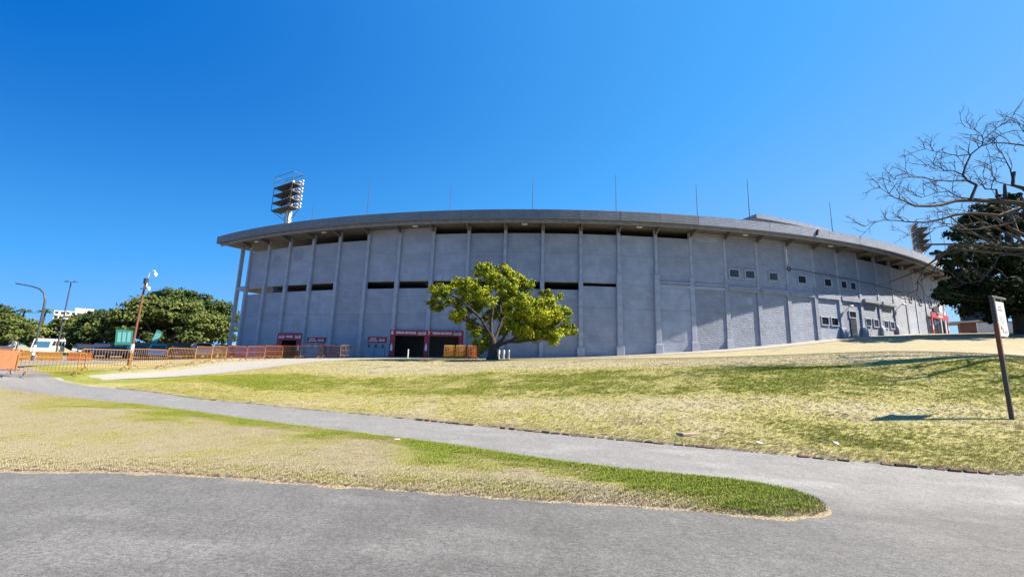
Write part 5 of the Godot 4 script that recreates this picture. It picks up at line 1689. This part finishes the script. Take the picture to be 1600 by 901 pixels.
	for k in 6:
		var a := on_ground(76.6 + 4.2 * k, -65.0 + 2.24 * k) - wo.position
		b = Builder.new()
		b.box(Transform3D(Basis(Vector3.UP, -0.49), a + Vector3(0, 0.95, 0)), Vector3(4.75, 4.0, 0.3))
		part(b, "wall_section", grained("white_render", lin(0.62, 0.6, 0.6), tex.stain, null, 3.0), wo)
		b = Builder.new()
		b.box(Transform3D(Basis(Vector3.UP, -0.49), a + Vector3(0, 3.02, 0)), Vector3(4.74, 0.12, 0.44))
		part(b, "coping", mats.brick_red, wo)

func apartment(label: String, at: Vector3, w: float, h: float, d: float, turn: float, colour: Color, floors: int, bays: int) -> void:
	var o := thing("apartment_block", label, "building", at, turn)
	var m := grained("apartment_%d" % int(at.x), colour, tex.stain, null, 6.0)
	var b := Builder.new()
	b.bx(Vector3(0, h * 0.5 - 1.0, 0), Vector3(w, h + 2.0, d))
	part(b, "wall", m, o)
	b = Builder.new()
	b.bx(Vector3(w * 0.1, h + 1.4, 0), Vector3(w * 0.4, 2.8, d * 0.6))
	part(b, "stair_tower", m, o)
	var wb := Builder.new()
	wb.bx(Vector3.ZERO, Vector3(w / bays * 0.62, h / floors * 0.5, 0.12))
	var wm := wb.mesh()
	var bb := Builder.new()
	bb.bx(Vector3.ZERO, Vector3(w / bays * 0.9, 0.9, 1.2))
	var bm := bb.mesh()
	for f in floors:
		for k in bays:
			var p := Vector3(-w * 0.5 + w * (k + 0.5) / bays, h * (f + 0.55) / floors, d * 0.5 + 0.03)
			put(wm, "window", mats.glass, o, Transform3D(Basis(), p))
			if k % 2 == 0: put(bm, "balcony", m, o, Transform3D(Basis(), p + Vector3(0, -h / floors * 0.38, 0.6)))

# ------------------------------------------------------------------ the place
func clear_sky(sun: Vector3, scale: float) -> ImageTexture:   # cloudless air: paler towards the horizon and towards the sun
	var img := Image.create(512, 256, false, Image.FORMAT_RGBF)
	var deep := Color(0.004, 0.165, 0.64)
	var mid := Color(0.08, 0.42, 1.0)
	var pale := Color(0.36, 0.68, 1.12)
	for j in 256:
		var lat := PI * (0.5 - (j + 0.5) / 256.0)
		var y := sin(lat)
		for i in 512:
			var lon := TAU * (i + 0.5) / 512.0
			var d := Vector3(sin(lon) * cos(lat), y, -cos(lon) * cos(lat))
			var s := d.dot(sun)
			var w := -0.075 + 1.71 * pow(1.0 - maxf(y, 0.0), 3.0) + 0.78 * s + 0.5 * pow(maxf(s, 0.0), 14.0)
			w = clampf(w, -0.05, 1.6)
			var c := deep.lerp(mid, w / 0.6) if w < 0.6 else mid.lerp(pale, (w - 0.6) / 0.9)
			img.set_pixel(i, j, Color(maxf(c.r, 0.002) * scale, c.g * scale, c.b * scale))
	return ImageTexture.create_from_image(img)

func _ready() -> void:
	rng.seed = 20240611
	nz.seed = 7
	nz.frequency = 0.12
	nz.fractal_octaves = 3
	nz2.seed = 19
	nz2.frequency = 0.12
	nz2.fractal_octaves = 2

	var cam := Camera3D.new()
	cam.name = "camera"
	add_child(cam)
	cam.position = Vector3(0, 2.0, 0)
	cam.rotation_degrees = Vector3(9.8, 0, 1.75)
	cam.fov = rad_to_deg(2.0 * atan(450.5 / 650.0))
	cam.near = 0.05
	cam.far = 4000.0
	cam.current = true

	var env := Environment.new()
	env.background_mode = Environment.BG_SKY
	var el := deg_to_rad(44.0)
	var az := deg_to_rad(3.0)      # a little in front of due right
	var towards := Vector3(cos(el) * cos(az), sin(el), cos(el) * sin(az))
	var exposure := 3.0
	var sm := PanoramaSkyMaterial.new()
	sm.panorama = clear_sky(towards, 1.0 / exposure)
	var sky := Sky.new()
	sky.sky_material = sm
	env.sky = sky
	env.tonemap_mode = Environment.TONE_MAPPER_LINEAR
	env.tonemap_exposure = exposure
	env.sdfgi_enabled = true
	env.ssao_enabled = true
	env.ssil_enabled = true
	var we := WorldEnvironment.new()
	we.name = "world"
	we.environment = env
	add_child(we)

	var sun := DirectionalLight3D.new()
	sun.name = "sun"
	add_child(sun)
	sun.look_at_from_position(towards * 100.0, Vector3.ZERO, Vector3.UP)
	sun.light_energy = 1.6
	sun.light_color = Color(1.0, 0.955, 0.88)
	sun.light_angular_distance = 0.5
	sun.shadow_enabled = true

	make_materials()
	make_height_map()
	make_ground()
	make_stadium()
	wall_sign("red ticket sign right of the small left gate", -20.66, 3.5, 2.5, 0.56)
	wall_sign("red ticket sign above three small hatches, left of gate six", -15.26, 3.63, 2.1, 0.58)
	make_trees()
	floodlight_tower("floodlight tower rising over the left part of the roof", Vector3(-42.5, 0.5, -75.0), -0.55, 28.0)
	floodlight_tower("distant floodlight tower seen through the bare branches on the right", Vector3(97.0, 6.5, -96.0), 0.98, 24.6)
	make_barriers()
	make_posts()
	make_vehicles()
	make_surroundings()
	make_grass()
